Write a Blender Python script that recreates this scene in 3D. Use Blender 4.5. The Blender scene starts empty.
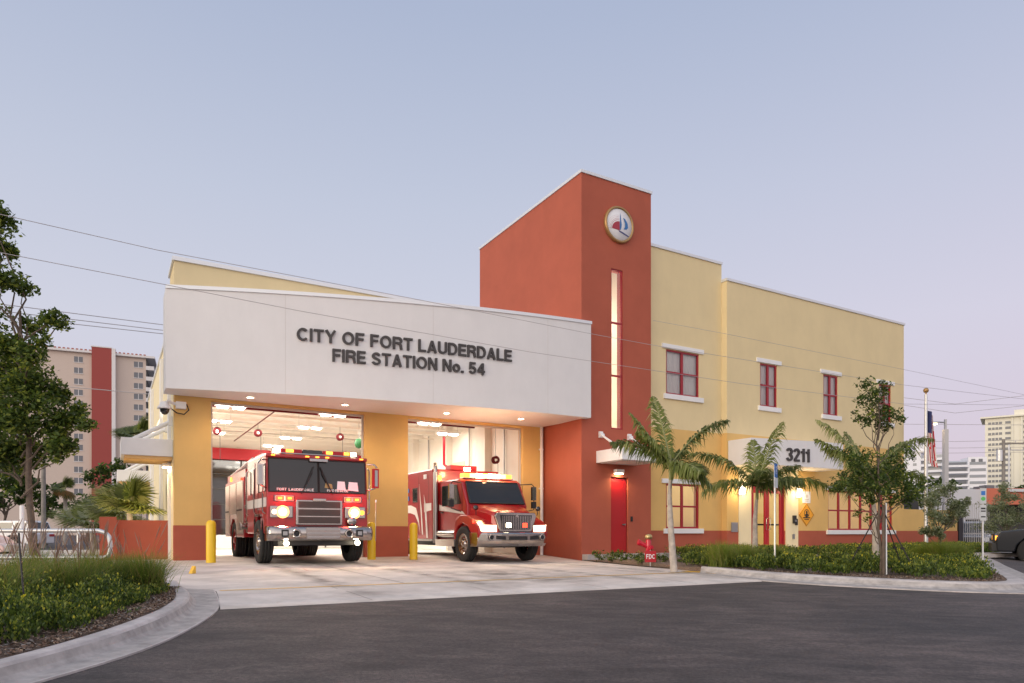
import bpy, math, random
import numpy as np
from mathutils import Vector, Matrix
random.seed(7); rng = np.random.default_rng(7)
sc = bpy.context.scene; COL = sc.collection
PI = math.pi; TH = math.radians(30); C, S = math.cos(TH), math.sin(TH)
H, F, X0, Y0 = .88, 697.0, 2.138, 21.45

# ------------------------------------------------------------------ plan geometry
# (u, v): along the street front of the station / into it; origin = tower's front left corner
def W(u, v): return X0 + C*u - S*v, Y0 + S*u + C*v
def UV(x, y):
    dx, dy = x - X0, y - Y0; return C*dx + S*dy, -S*dx + C*dy
def pu(px, v):
    k = (px - 512)/F; return (k*(Y0 + C*v) - (X0 - S*v))/(C - S*k)
def at(px, Y): return (px - 512)/F*Y
def lerp(x, pts):
    if x <= pts[0][0]: return pts[0][1]
    for a, b in zip(pts, pts[1:]):
        if x <= b[0]: return a[1] + (b[1] - a[1])*(x - a[0])/(b[0] - a[0])
    return pts[-1][1]
def zg(u, v):
    if v < -7: return max(-.35, .03*(v + 7))
    if u > 0 or v < -6.3: return 0
    A = lerp(u, [(-9.3, .11), (-3.8, .05), (0, 0)]); B = lerp(u, [(-4, .15), (0, .11)])
    if v < 0: return A*(1 + v/6.3)
    if v < 2.17: return A + (B - A)*v/2.17
    return B
def zxy(x, y): return zg(*UV(x, y))

# ------------------------------------------------------------------ materials
MATS = {}
def mat(name, col, rough=.7, metal=0, var=.0, vscale=3.0, bump=0, bscale=60, emit=None, estr=0, alpha=None, trans=0, coat=0, spec=.5, col2=None):
    m = bpy.data.materials.new(name); m.use_nodes = True
    nt = m.node_tree; b = nt.nodes['Principled BSDF']; L = nt.links
    b.inputs['Base Color'].default_value = (*col, 1); b.inputs['Roughness'].default_value = rough
    b.inputs['Metallic'].default_value = metal; b.inputs['Specular IOR Level'].default_value = spec
    b.inputs['Coat Weight'].default_value = coat; b.inputs['Coat Roughness'].default_value = .06
    b.inputs['Transmission Weight'].default_value = trans
    if emit: b.inputs['Emission Color'].default_value = (*emit, 1); b.inputs['Emission Strength'].default_value = estr
    if var or bump:
        tc = nt.nodes.new('ShaderNodeTexCoord'); g = nt.nodes.new('ShaderNodeNewGeometry')
    if var:
        n = nt.nodes.new('ShaderNodeTexNoise'); n.inputs['Scale'].default_value = vscale; n.inputs['Detail'].default_value = 7; n.inputs['Roughness'].default_value = .62
        L.new(g.outputs['Position'], n.inputs['Vector'])
        r = nt.nodes.new('ShaderNodeMapRange'); r.inputs['From Min'].default_value = .3; r.inputs['From Max'].default_value = .7
        L.new(n.outputs['Fac'], r.inputs['Value'])
        mx = nt.nodes.new('ShaderNodeMix'); mx.data_type = 'RGBA'; L.new(r.outputs['Result'], mx.inputs['Factor'])
        c2 = col2 or tuple(min(1, c*(1 + var)) for c in col); c1 = tuple(c*(1 - var) for c in col)
        mx.inputs['A'].default_value = (*c1, 1); mx.inputs['B'].default_value = (*c2, 1); L.new(mx.outputs['Result'], b.inputs['Base Color'])
    if name.startswith('stucco') or name in ('curb_concrete', 'concrete'):
        mp = nt.nodes.new('ShaderNodeMapping'); mp.inputs['Scale'].default_value = (1.6, 1.6, .5) if name.startswith('stucco') else (.9, .9, 1); L.new(g.outputs['Position'], mp.inputs['Vector'])
        n3 = nt.nodes.new('ShaderNodeTexNoise'); n3.inputs['Scale'].default_value = 1.4; n3.inputs['Detail'].default_value = 8; n3.inputs['Roughness'].default_value = .7; L.new(mp.outputs[0], n3.inputs['Vector'])
        r3 = nt.nodes.new('ShaderNodeMapRange'); r3.inputs['From Min'].default_value = .38; r3.inputs['From Max'].default_value = .62; a_ = .018 if name.startswith('stucco') else .16; r3.inputs['To Min'].default_value = 1 - a_; r3.inputs['To Max'].default_value = 1 + a_*.6; L.new(n3.outputs['Fac'], r3.inputs['Value'])
        sc3 = nt.nodes.new('ShaderNodeVectorMath'); sc3.operation = 'SCALE'; L.new(mx.outputs['Result'], sc3.inputs[0]); L.new(r3.outputs[0], sc3.inputs['Scale']); L.new(sc3.outputs[0], b.inputs['Base Color'])
    if bump:
        n2 = nt.nodes.new('ShaderNodeTexNoise'); n2.inputs['Scale'].default_value = bscale; n2.inputs['Detail'].default_value = 4
        L.new(g.outputs['Position'], n2.inputs['Vector'])
        bp = nt.nodes.new('ShaderNodeBump'); bp.inputs['Strength'].default_value = bump; bp.inputs['Distance'].default_value = .01
        L.new(n2.outputs['Fac'], bp.inputs['Height']); L.new(bp.outputs['Normal'], b.inputs['Normal'])
    MATS[name] = m; return m
def leafmat(name, col, tr=.35, rough=.5):
    m = mat(name, col, rough, var=.25, vscale=1.3, spec=.35); nt = m.node_tree; L = nt.links
    b = nt.nodes['Principled BSDF']; out = nt.nodes['Material Output']
    t = nt.nodes.new('ShaderNodeBsdfTranslucent'); t.inputs['Color'].default_value = (col[0]*1.6, col[1]*1.6, col[2]*.9, 1)
    ms = nt.nodes.new('ShaderNodeMixShader'); ms.inputs[0].default_value = tr
    L.new(b.outputs[0], ms.inputs[1]); L.new(t.outputs[0], ms.inputs[2]); L.new(ms.outputs[0], out.inputs['Surface']); return m
M = MATS
mat('stucco_brick_red', (.42, .102, .058), .85, var=.07, vscale=1.1, bump=.35, bscale=90)
mat('stucco_cream', (.74, .61, .355), .85, var=.035, vscale=1.0, bump=.3, bscale=90)
mat('stucco_ochre', (.72, .465, .165), .85, var=.05, vscale=1.2, bump=.3, bscale=90)
mat('stucco_white', (.73, .72, .72), .8, var=.025, vscale=1.2, bump=.2, bscale=90)
mat('stucco_light', (.80, .70, .46), .85, var=.03, bump=.2)
mat('white_trim', (.80, .80, .80), .55, var=.03, vscale=4)
mat('coping_metal', (.72, .74, .76), .4, .3)
mat('interior_white', (.82, .78, .70), .7, var=.02)
mat('interior_deck', (.80, .77, .70), .6, var=.04)
mat('panel_line', (.66, .635, .62), .9)
mat('seam', (.55, .53, .52), .9)
mat('concrete', (.62, .565, .52), .85, var=.15, vscale=.7, bump=.3, bscale=45)
mat('curb_concrete', (.50, .46, .44), .85, var=.2, vscale=3.5, bump=.4, bscale=30)
mat('gutter_concrete', (.40, .37, .35), .9, var=.28, vscale=6, bump=.5, bscale=30)
mat('spray_paint', (.55, .40, .35), .9)
mat('joint', (.28, .25, .23), .9)
mat('yellow_paint', (.80, .47, .05), .6, var=.1, vscale=8)
mat('bollard_yellow', (.80, .52, .02), .35)
mat('mulch', (.17, .12, .09), .95, var=.5, vscale=35, bump=1, bscale=60)
mat('red_frame', (.32, .010, .022), .35)
mat('red_door', (.40, .006, .008), .4)
mat('dark_letter', (.045, .04, .04), .5)
mat('black', (.015, .015, .016), .5)
mat('rubber', (.018, .018, .018), .85, var=.2, vscale=20)
mat('chrome', (.40, .37, .35), .15, 1, var=.1, vscale=9)
mat('steel', (.42, .42, .42), .38, .9)
mat('galvanised', (.62, .63, .64), .4, .6)
mat('diamond_plate', (.62, .60, .56), .3, .85, bump=.5, bscale=80)
mat('fire_red', (.33, .006, .010), .28, coat=.45)
mat('dash_dark', (.02, .02, .022), .7); mat('reel_red', (.11, .008, .012), .6, spec=.2); mat('ball_green', (.01, .12, .03), .5)
mat('white_paint', (.80, .79, .77), .3, coat=.3)
mat('silver_shutter', (.66, .62, .55), .32, .7)
mat('dark_glass', (.02, .022, .025), .06, spec=.8)
mat('tinted_glass', (.012, .014, .016), .05, spec=.6)
mat('grey_mesh', (.075, .062, .055), .5, .4)
mat('gold', (.42, .26, .11), .4, .6)
mat('seal_white', (.80, .80, .82), .4)
mat('seal_red', (.38, .03, .05), .5)
mat('seal_blue', (.03, .16, .42), .5)
mat('seal_navy', (.02, .03, .16), .5)
mat('sign_white', (.75, .77, .80), .5)
mat('sign_grey', (.52, .54, .56), .6)
mat('sign_blue', (.03, .16, .50), .5)
mat('sign_green', (.10, .45, .12), .5)
mat('sign_yellow', (.80, .36, .02), .5)
mat('sign_red', (.42, .01, .02), .5)
mat('hydrant_red', (.55, .01, .035), .3, coat=.4)
mat('brass', (.55, .42, .2), .35, .8)
mat('bark', (.12, .09, .07), .9, var=.3, vscale=12, bump=.8, bscale=30)
mat('palm_trunk', (.42, .37, .32), .85, var=.25, vscale=9, bump=.5, bscale=25)
mat('crownshaft', (.25, .26, .10), .6, var=.2, vscale=8)
mat('strap_black', (.02, .018, .018), .8)
mat('flag_red', (.5, .02, .04), .8); mat('flag_white', (.7, .68, .68), .8); mat('flag_blue', (.03, .04, .14), .8)
mat('apartment_beige', (.60, .50, .43), .9, var=.03); mat('apartment_red', (.33, .07, .06), .9); mat('apartment_white', (.72, .70, .69), .9)
mat('tile_red', (.45, .14, .10), .9)
mat('tower_cream', (.72, .70, .60), .9); mat('condo_white', (.74, .75, .80), .9); mat('condo_blue', (.40, .44, .52), .8)
mat('window_dark', (.13, .14, .16), .25); mat('window_grey', (.26, .28, .31), .3)
mat('mall_orange', (.60, .17, .10), .85); mat('mall_white', (.62, .62, .64), .8); mat('mall_dark', (.05, .05, .05), .7)
mat('car_white', (.75, .75, .77), .25, coat=.7); mat('car_pale', (.72, .50, .46), .3, coat=.6); mat('car_black', (.008, .010, .014), .25, coat=.4, spec=.3); mat('car_grey', (.22, .23, .25), .25, coat=.7)
mat('tail_red', (.4, .01, .02), .3)
mat('awning_ochre', (.72, .45, .18), .7)
mat('wire_grey', (.40, .38, .39), .7)
mat('wood_grey', (.24, .22, .20), .9, var=.2)
def glow(name, col, s): return mat(name, col, .4, emit=col, estr=s)
glow('lamp_warm', (1, .80, .50), 30); glow('lamp_entry', (1, .86, .62), 14); glow('lamp_bay', (1, .93, .80), 22); glow('downlight', (1, .80, .52), 26)
glow('headlight', (1, .78, .42), 40); glow('warn_red', (1, .05, .02), 4); glow('warn_amber', (1, .30, .03), 5); glow('warn_white', (1, .85, .6), 30); glow('head_soft', (1, .78, .52), 2.4); glow('head_halo', (1, .45, .14), 3.0); glow('warn_bar', (1, .42, .09), 10)
glow('marker', (1, .36, .04), 2.6); glow('street_glow', (1, .72, .42), 22)
leafmat('leaf_dark', (.040, .070, .018)); leafmat('leaf_mid', (.085, .13, .028)); leafmat('leaf_light', (.22, .26, .05)); leafmat('leaf_yellow', (.50, .45, .045))
leafmat('palm_green', (.17, .205, .05)); leafmat('palm_dark', (.085, .115, .03)); leafmat('palm_pale', (.34, .36, .15)); leafmat('palm_brown', (.30, .17, .06))
leafmat('silver_leaf', (.27, .30, .20)); leafmat('silver_dark', (.15, .18, .11)); leafmat('grass_green', (.16, .22, .035)); leafmat('grass_dark', (.085, .13, .025)); leafmat('grass_tan', (.36, .27, .12)); leafmat('plume', (.34, .23, .19), .3)
def glassmat(name, col, refl=.12):
    m = bpy.data.materials.new(name); m.use_nodes = True; nt = m.node_tree; nt.nodes.clear()
    o = nt.nodes.new('ShaderNodeOutputMaterial'); t = nt.nodes.new('ShaderNodeBsdfTransparent'); g = nt.nodes.new('ShaderNodeBsdfGlossy')
    t.inputs[0].default_value = (*col, 1); g.inputs['Roughness'].default_value = .03; fr = nt.nodes.new('ShaderNodeFresnel'); fr.inputs[0].default_value = 1.5
    a = nt.nodes.new('ShaderNodeMath'); a.operation = 'ADD'; a.inputs[1].default_value = refl; nt.links.new(fr.outputs[0], a.inputs[0])
    x = nt.nodes.new('ShaderNodeMixShader'); nt.links.new(a.outputs[0], x.inputs[0]); nt.links.new(t.outputs[0], x.inputs[1]); nt.links.new(g.outputs[0], x.inputs[2]); nt.links.new(x.outputs[0], o.inputs[0]); MATS[name] = m
glassmat('clear_glass', (.95, .95, .93), .06); glassmat('window_glass', (.9, .9, .9), .12); glassmat('shield_glass', (.42, .45, .47), .14)
def curtainmat(name, col, s):
    mat(name, col, .8, emit=col, estr=s)
mat('blind', (.90, .86, .80), .8); mat('blind_pale', (.90, .80, .74), .8); mat('shade_lit', (.80, .62, .34), .8)

# asphalt: rolled patches, tyre drag, fine grain
def asphalt():
    m = mat('asphalt', (.05, .046, .046), .8); nt = m.node_tree; L = nt.links; b = nt.nodes['Principled BSDF']
    g = nt.nodes.new('ShaderNodeNewGeometry'); mp = nt.nodes.new('ShaderNodeMapping'); mp.inputs['Rotation'].default_value = (0, 0, -.52); mp.inputs['Scale'].default_value = (.45, 1.0, 1)
    L.new(g.outputs['Position'], mp.inputs['Vector'])
    def noise(s, d, vec, dist=0):
        n = nt.nodes.new('ShaderNodeTexNoise'); n.inputs['Scale'].default_value = s; n.inputs['Detail'].default_value = d; n.inputs['Distortion'].default_value = dist; L.new(vec, n.inputs['Vector']); return n.outputs['Fac']
    a = noise(1.6, 9, mp.outputs[0], 1.2); c = noise(.45, 7, g.outputs['Position'], .8); f = noise(140, 4, g.outputs['Position'])
    def ramp(v, lo, hi, c1, c2):
        r = nt.nodes.new('ShaderNodeMapRange'); r.inputs['From Min'].default_value = lo; r.inputs['From Max'].default_value = hi; L.new(v, r.inputs['Value'])
        x = nt.nodes.new('ShaderNodeMix'); x.data_type = 'RGBA'; L.new(r.outputs[0], x.inputs['Factor']); x.inputs['A'].default_value = (*c1, 1); x.inputs['B'].default_value = (*c2, 1); return x.outputs['Result']
    def mul(p, q):
        x = nt.nodes.new('ShaderNodeMix'); x.data_type = 'RGBA'; x.blend_type = 'MULTIPLY'; x.inputs['Factor'].default_value = 1; L.new(p, x.inputs['A']); L.new(q, x.inputs['B']); return x.outputs['Result']
    col = mul(ramp(a, .35, .68, (.050, .046, .046), (.076, .069, .068)), ramp(c, .3, .7, (.70, .69, .71), (1.36, 1.24, 1.20)))
    col = mul(col, ramp(f, .3, .7, (.5, .5, .5), (1.6, 1.57, 1.54))); col = mul(col, ramp(noise(5, 8, mp.outputs[0], .6), .38, .62, (.80, .80, .81), (1.24, 1.20, 1.18))); col = mul(col, ramp(noise(28, 4, g.outputs['Position']), .32, .68, (.70, .70, .70), (1.34, 1.32, 1.30))); L.new(col, b.inputs['Base Color'])
    bp = nt.nodes.new('ShaderNodeBump'); bp.inputs['Strength'].default_value = .5; bp.inputs['Distance'].default_value = .006; L.new(f, bp.inputs['Height']); L.new(bp.outputs[0], b.inputs['Normal'])
asphalt()

# ------------------------------------------------------------------ mesh helper
class MB:
    def __init__(s): s.v = []; s.f = []; s.m = []; s.sm = []; s.mats = []
    def mi(s, m):
        if m not in s.mats: s.mats.append(m)
        return s.mats.index(m)
    def add(s, vs, fs, m, smooth=False):
        o = len(s.v); s.v += [tuple(p) for p in vs]; k = s.mi(m)
        for f in fs: s.f.append([i + o for i in f]); s.m.append(k); s.sm.append(smooth)
        return s
    def box(s, x0, x1, y0, y1, z0, z1, m, mtx=None):
        vs = [(x, y, z) for z in (z0, z1) for y in (y0, y1) for x in (x0, x1)]
        if mtx: vs = [tuple(mtx @ Vector(p)) for p in vs]
        return s.add(vs, [(0, 2, 3, 1), (4, 5, 7, 6), (0, 1, 5, 4), (2, 6, 7, 3), (0, 4, 6, 2), (1, 3, 7, 5)], m)
    def quad(s, a, b, c, d, m): return s.add([a, b, c, d], [(0, 1, 2, 3)], m)
    def cyl(s, p, q, r0, m, r1=None, n=16, cap=True, smooth=True):
        p, q = Vector(p), Vector(q); r1 = r0 if r1 is None else r1; d = (q - p).normalized()
        a = d.orthogonal().normalized(); b = d.cross(a); vs = []
        for c, r in ((p, r0), (q, r1)):
            for i in range(n):
                t = 2*PI*i/n; vs.append(tuple(c + r*(math.cos(t)*a + math.sin(t)*b)))
        s.add(vs, [(i, (i + 1) % n, n + (i + 1) % n, n + i) for i in range(n)], m, smooth)
        if cap: s.add(vs, [tuple(range(n))[::-1], tuple(range(n, 2*n))], m)
        return s
    def tube(s, pts, r, m, n=8):
        pts = [Vector(p) for p in pts]; rs = r if isinstance(r, (list, tuple)) else [r]*len(pts); vs = []; prev = None
        for i, p in enumerate(pts):
            d = (pts[min(i + 1, len(pts) - 1)] - pts[max(i - 1, 0)]).normalized()
            a = d.orthogonal().normalized() if prev is None else (prev - d*prev.dot(d)).normalized()
            prev = a; b = d.cross(a)
            for j in range(n):
                t = 2*PI*j/n; vs.append(tuple(p + rs[i]*(math.cos(t)*a + math.sin(t)*b)))
        fs = [(i*n + j, i*n + (j + 1) % n, (i + 1)*n + (j + 1) % n, (i + 1)*n + j) for i in range(len(pts) - 1) for j in range(n)]
        s.add(vs, fs, m, True); s.add(vs[:n], [tuple(range(n))[::-1]], m); s.add(vs[-n:], [tuple(range(n))], m); return s
    def lathe(s, prof, m, n=24, c=(0, 0, 0), axis='z'):
        vs = []
        for r, h in prof:
            for i in range(n):
                t = 2*PI*i/n; a, b = r*math.cos(t), r*math.sin(t)
                vs.append({'z': (c[0] + a, c[1] + b, c[2] + h), 'x': (c[0] + h, c[1] + a, c[2] + b), 'y': (c[0] + a, c[1] + h, c[2] + b)}[axis])
        k = len(prof); return s.add(vs, [(i*n + j, i*n + (j + 1) % n, (i + 1)*n + (j + 1) % n, (i + 1)*n + j) for i in range(k - 1) for j in range(n)], m, True)
    def prism(s, poly, axis, a, b, m):
        def P(p, t): return {'x': (t, p[0], p[1]), 'y': (p[0], t, p[1]), 'z': (p[0], p[1], t)}[axis]
        n = len(poly); vs = [P(p, a) for p in poly] + [P(p, b) for p in poly]
        return s.add(vs, [tuple(range(n))[::-1], tuple(range(n, 2*n))] + [(i, (i + 1) % n, n + (i + 1) % n, n + i) for i in range(n)], m)
    def build(s, name, parent=None, loc=None, rz=None, bevel=0, **tags):
        me = bpy.data.meshes.new(name); me.from_pydata(s.v, [], s.f)
        for k in s.mats: me.materials.append(M[k])
        me.polygons.foreach_set('material_index', s.m); me.polygons.foreach_set('use_smooth', s.sm)
        me.update(); o = bpy.data.objects.new(name, me); COL.objects.link(o)
        if parent: o.parent = parent
        if loc: o.location = loc
        if rz: o.rotation_euler.z = rz
        if bevel:
            md = o.modifiers.new('edge', 'BEVEL'); md.width = bevel; md.segments = 2; md.limit_method = 'ANGLE'
        return tag(o, **tags)
def tag(o, label=None, cat=None, group=None, kind=None):
    if label: o['label'] = label
    if cat: o['category'] = cat
    if group: o['group'] = group
    if kind: o['kind'] = kind
    return o
def empty(name, loc=(0, 0, 0), rz=0, **tags):
    o = bpy.data.objects.new(name, None); COL.objects.link(o); o.location = loc; o.rotation_euler = (0, 0, rz); o.empty_display_size = .3
    return tag(o, **tags)
def kids(o): return [c for c in COL.objects if c.parent == o]
def dup(o, loc=None, rz=None, label=None, parent=None):
    c = o.copy(); COL.objects.link(c)
    if parent: c.parent = parent
    if loc: c.location = loc
    if rz is not None: c.rotation_euler.z = rz
    if label: c['label'] = label
    for ch in kids(o): dup(ch, parent=c)
    return c
def bevel_obj(o, w): 
    md = o.modifiers.new('edge', 'BEVEL'); md.width = w; md.segments = 2; md.limit_method = 'ANGLE'
SW = .16
def _arc(cx, cy, rx, ry, a0, a1, n=16): return [(cx + rx*math.cos(math.radians(a0 + (a1 - a0)*i/n)), cy + ry*math.sin(math.radians(a0 + (a1 - a0)*i/n))) for i in range(n + 1)]
ST = [(.0875, 0), (.0875, 1)]; SMID = [(.34, .60), (.34, .42)]
GLY = {'C': (.74, [_arc(.39, .5, .30, .4125, 42, 318, 24)]), 'I': (.175, [ST]), 'T': (.64, [[(0, .9125), (.64, .9125)], [(.32, 0), (.32, .85)]]), 'Y': (.70, [[(.07, 1), (.35, .46), (.63, 1)], [(.35, 0), (.35, .48)]]),
 'O': (.80, [_arc(.40, .5, .3125, .4125, 0, 360, 32)]), 'F': (.58, [ST, [(.15, .9125), (.58, .9125)], [(.15, .51), (.53, .51)]]),
 'R': (.68, [ST, [(.15, .9125)] + _arc(.40, .7075, .19, .205, 90, -90, 10) + [(.15, .5025)], [(.38, .47), (.50, .43), (.555, .33), (.575, .16), (.61, 0)]]), 'L': (.56, [ST, [(.15, .0875), (.56, .0875)]]),
 'A': (.72, [[(.09, 0), (.34, .90), (.38, .90), (.63, 0)], [(.18, .27), (.54, .27)]]), 'U': (.68, [[(.0875, 1)] + _arc(.34, .335, .2525, .2475, 180, 360, 12) + [(.5925, 1)]]),
 'D': (.70, [ST, [(.15, .9125), (.30, .9125)] + _arc(.32, .5, .29, .4125, 88, -88, 14) + [(.15, .0875)]]), 'E': (.60, [ST, [(.15, .9125), (.59, .9125)], [(.15, .51), (.55, .51)], [(.15, .0875), (.60, .0875)]]),
 'S': (.66, [_arc(.33, .715, .22, .20, 12, 225, 14) + _arc(.33, .285, .24, .20, 50, -168, 14)]), 'N': (.70, [[(.0875, 0), (.0875, 1)], [(.6125, 0), (.6125, 1)], [(.11, .97), (.59, .03)]]),
 'o': (.60, [_arc(.30, .36, .2125, .2725, 0, 360, 24)]), '.': (.19, [[(.0, .095), (.19, .095)]]), '5': (.62, [[(.55, .9125), (.16, .9125), (.135, .50)] + _arc(.31, .33, .225, .2425, 130, -160, 14)]),
 '4': (.64, [[(.45, 0), (.45, .98)], [(.42, .93), (.08, .33)], [(.03, .27), (.62, .27)]]), '3': (.62, [_arc(.30, .72, .215, .1925, 165, -75, 12) + _arc(.30, .285, .23, .1975, 75, -165, 12)]),
 '2': (.62, [_arc(.30, .70, .215, .2125, 170, -25, 12) + [(.13, .14)], [(.05, .0875), (.57, .0875)]]), '1': (.42, [[(.29, 0), (.29, 1)], [(.05, .72), (.27, .80)]]), '-': (.34, [[(.04, .42), (.32, .42)]]), ' ': (.24, [])}
def text_geo(txt, size, extr=.02, bold=.0, align='C', space=1.0):
    """grotesque capitals drawn as stroked ribbons, cap height = size"""
    V, Fc, x = [], [], 0; e = extr/size if size else extr
    for ci, ch in enumerate(txt):
        w, strokes = GLY[ch]
        for k, st_ in enumerate(strokes):
            closed = math.dist(st_[0], st_[-1]) < 1e-6; P_ = st_[:-1] if closed else st_; n = len(P_); ez = e + .003*(k + 1)
            Lf, Rt = [], []
            for i in range(n):
                a = P_[(i - 1) % n] if (closed or i) else None; b = P_[i]; c = P_[(i + 1) % n] if (closed or i < n - 1) else None
                d1 = None if a is None else Vector((b[0] - a[0], b[1] - a[1])).normalized(); d2 = None if c is None else Vector((c[0] - b[0], c[1] - b[1])).normalized()
                d1 = d1 or d2; d2 = d2 or d1; t = (d1 + d2).normalized(); nn = Vector((-t.y, t.x)); h = (SW + bold)/2/max(.35, nn.dot(Vector((-d1.y, d1.x))))
                Lf.append((b[0] + nn.x*h, b[1] + nn.y*h)); Rt.append((b[0] - nn.x*h, b[1] - nn.y*h))
            o = len(V)
            for (l, r) in zip(Lf, Rt):
                for z in (ez, -e): V += [((x + l[0])*size, l[1]*size, z*size), ((x + r[0])*size, r[1]*size, z*size)]
            for i in range(n if closed else n - 1):
                p, q = o + 4*i, o + 4*((i + 1) % n); Fc += [(p, p + 1, q + 1, q), (p + 2, q + 2, q + 3, p + 3), (p, q, q + 2, p + 2), (p + 1, p + 3, q + 3, q + 1)]
            if not closed: p = o; q = o + 4*(n - 1); Fc += [(p, p + 2, p + 3, p + 1), (q, q + 1, q + 3, q + 2)]
        x += w + .085*space
    return V, Fc
def text_mb(mb, txt, size, m, fn, **k):
    vs, fs = text_geo(txt, size, **k); mb.add([fn(*p) for p in vs], fs, m); return mb
def fit(txt, width, **k):
    vs, _ = text_geo(txt, 1, **k); return (max(v[0] for v in vs) - min(v[0] for v in vs)), (max(v[1] for v in vs) - min(v[1] for v in vs))
def np_mesh(name, V, faces, midx, mats, parent=None, smooth=False, **tags):
    # V (n,3), faces (k,4)
    me = bpy.data.meshes.new(name); n, k = len(V), len(faces); w = faces.shape[1]
    me.vertices.add(n); me.vertices.foreach_set('co', V.astype(np.float32).ravel()); me.loops.add(k*w); me.loops.foreach_set('vertex_index', faces.astype(np.int32).ravel())
    me.polygons.add(k); me.polygons.foreach_set('loop_start', np.arange(0, k*w, w, dtype=np.int32)); me.polygons.foreach_set('material_index', midx.astype(np.int32))
    me.polygons.foreach_set('use_smooth', np.full(k, smooth))
    for m in mats: me.materials.append(M[m])
    me.update(calc_edges=True); me.validate(); o = bpy.data.objects.new(name, me); COL.objects.link(o)
    if parent: o.parent = parent
    return tag(o, **tags)
def leaves(P, size, aspect=.5, up=.35):
    n = len(P); nrm = rng.normal(size=(n, 3)); nrm[:, 2] = np.abs(nrm[:, 2]) + up; nrm /= np.linalg.norm(nrm, axis=1)[:, None]
    t = rng.normal(size=(n, 3)); t -= nrm*(t*nrm).sum(1)[:, None]; t /= np.linalg.norm(t, axis=1)[:, None]; b = np.cross(nrm, t)
    s = size*rng.uniform(.6, 1.35, n)[:, None]
    V = np.stack([P - t*s*.5, P + b*s*aspect*.5 - nrm*s*.06, P + t*s*.5 - nrm*s*.12, P - b*s*aspect*.5 - nrm*s*.06], 1).reshape(-1, 3)
    return V, np.arange(4*n).reshape(-1, 4)
def clump(c, r, n, flat=.8):
    d = rng.normal(size=(n, 3)); d /= np.linalg.norm(d, axis=1)[:, None]; d *= (rng.uniform(0, 1, n)**.45)[:, None]*r; d[:, 2] *= flat; return d + np.array(c)
def crown(name, clumps, size, mats, probs, parent=None, aspect=.5, sub=6, flat=.8, **tags):
    P = []
    for c, r, n in clumps:
        for q in clump(c, r*.8, sub, flat): P.append(clump(q, r*rng.uniform(.28, .72), max(3, n//sub), flat))
    P = np.concatenate(P); V, Fc = leaves(P, size, aspect); mi = rng.choice(len(mats), len(P), p=probs)
    return np_mesh(name, V, Fc, mi, mats, parent, **tags)
def blades(base, h, spread, w, droop=.6):
    # arching blades as 3-quad strips ; base (n,3)
    n = len(base); az = rng.uniform(0, 2*PI, n); hh = h*rng.uniform(.55, 1.1, n); sp = spread*rng.uniform(.1, 1, n); dirv = np.stack([np.cos(az), np.sin(az), 0*az], 1); side = np.stack([-np.sin(az + .8), np.cos(az + .8), 0*az], 1)
    V = []
    for i, t in enumerate((0, .4, .75, 1.0)):
        c = base + dirv*(sp*t**1.6)[:, None]; c[:, 2] += hh*(t - droop*.35*t**3*sp/max(spread, .01)); ww = w*(1 - t*.9)
        V += [c - side*ww, c + side*ww]
    V = np.stack(V, 1).reshape(-1, 3); i = np.arange(n)[:, None]*8
    Fc = np.concatenate([i + np.array([0, 1, 3, 2]), i + np.array([2, 3, 5, 4]), i + np.array([4, 5, 7, 6])], 0); return V, Fc, n

# ------------------------------------------------------------------ camera, world, sun
cam = bpy.data.cameras.new('camera'); co = bpy.data.objects.new('camera', cam); COL.objects.link(co); sc.camera = co
co.location = (0, 0, H); co.rotation_euler = (PI/2, 0, 0); cam.sensor_width = 36; cam.lens = F/1024*36; cam.shift_y = (532 - 341.5)/1024; cam.clip_end = 6000; cam.clip_start = .05
wd = bpy.data.worlds.new('World'); sc.world = wd; wd.use_nodes = True; nt = wd.node_tree; L = nt.links; bg = nt.nodes['Background']
SUN_AZ = math.radians(233)   # where the afterglow is, clockwise from +Y (to the left, a little behind the camera)
sky = nt.nodes.new('ShaderNodeTexSky'); sky.sky_type = 'NISHITA'; sky.sun_disc = False; sky.sun_elevation = math.radians(3); sky.sun_rotation = SUN_AZ; sky.air_density = 1; sky.ozone_density = 3
tc = nt.nodes.new('ShaderNodeTexCoord'); sx = nt.nodes.new('ShaderNodeSeparateXYZ'); L.new(tc.outputs['Generated'], sx.inputs[0])
rp = nt.nodes.new('ShaderNodeValToRGB'); cr = rp.color_ramp
cols = [(0.0, (.63, .56, .62)), (.10, (.65, .60, .68)), (.26, (.63, .635, .735)), (.42, (.535, .575, .70)), (.60, (.415, .475, .63)), (1, (.36, .44, .62))]
cr.elements[0].position = 0; cr.elements[0].color = (*cols[0][1], 1); cr.elements[1].position = 1; cr.elements[1].color = (*cols[-1][1], 1)
for p, c in cols[1:-1]: e = cr.elements.new(p); e.color = (*c, 1)
L.new(sx.outputs['Z'], rp.inputs[0])
def mth(op, a, b=None, c=None):
    n = nt.nodes.new('ShaderNodeMath'); n.operation = op
    for i, q in enumerate((a, b, c)):
        if q is None: continue
        if isinstance(q, (int, float)): n.inputs[i].default_value = q
        else: L.new(q, n.inputs[i])
    return n.outputs[0]
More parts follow.
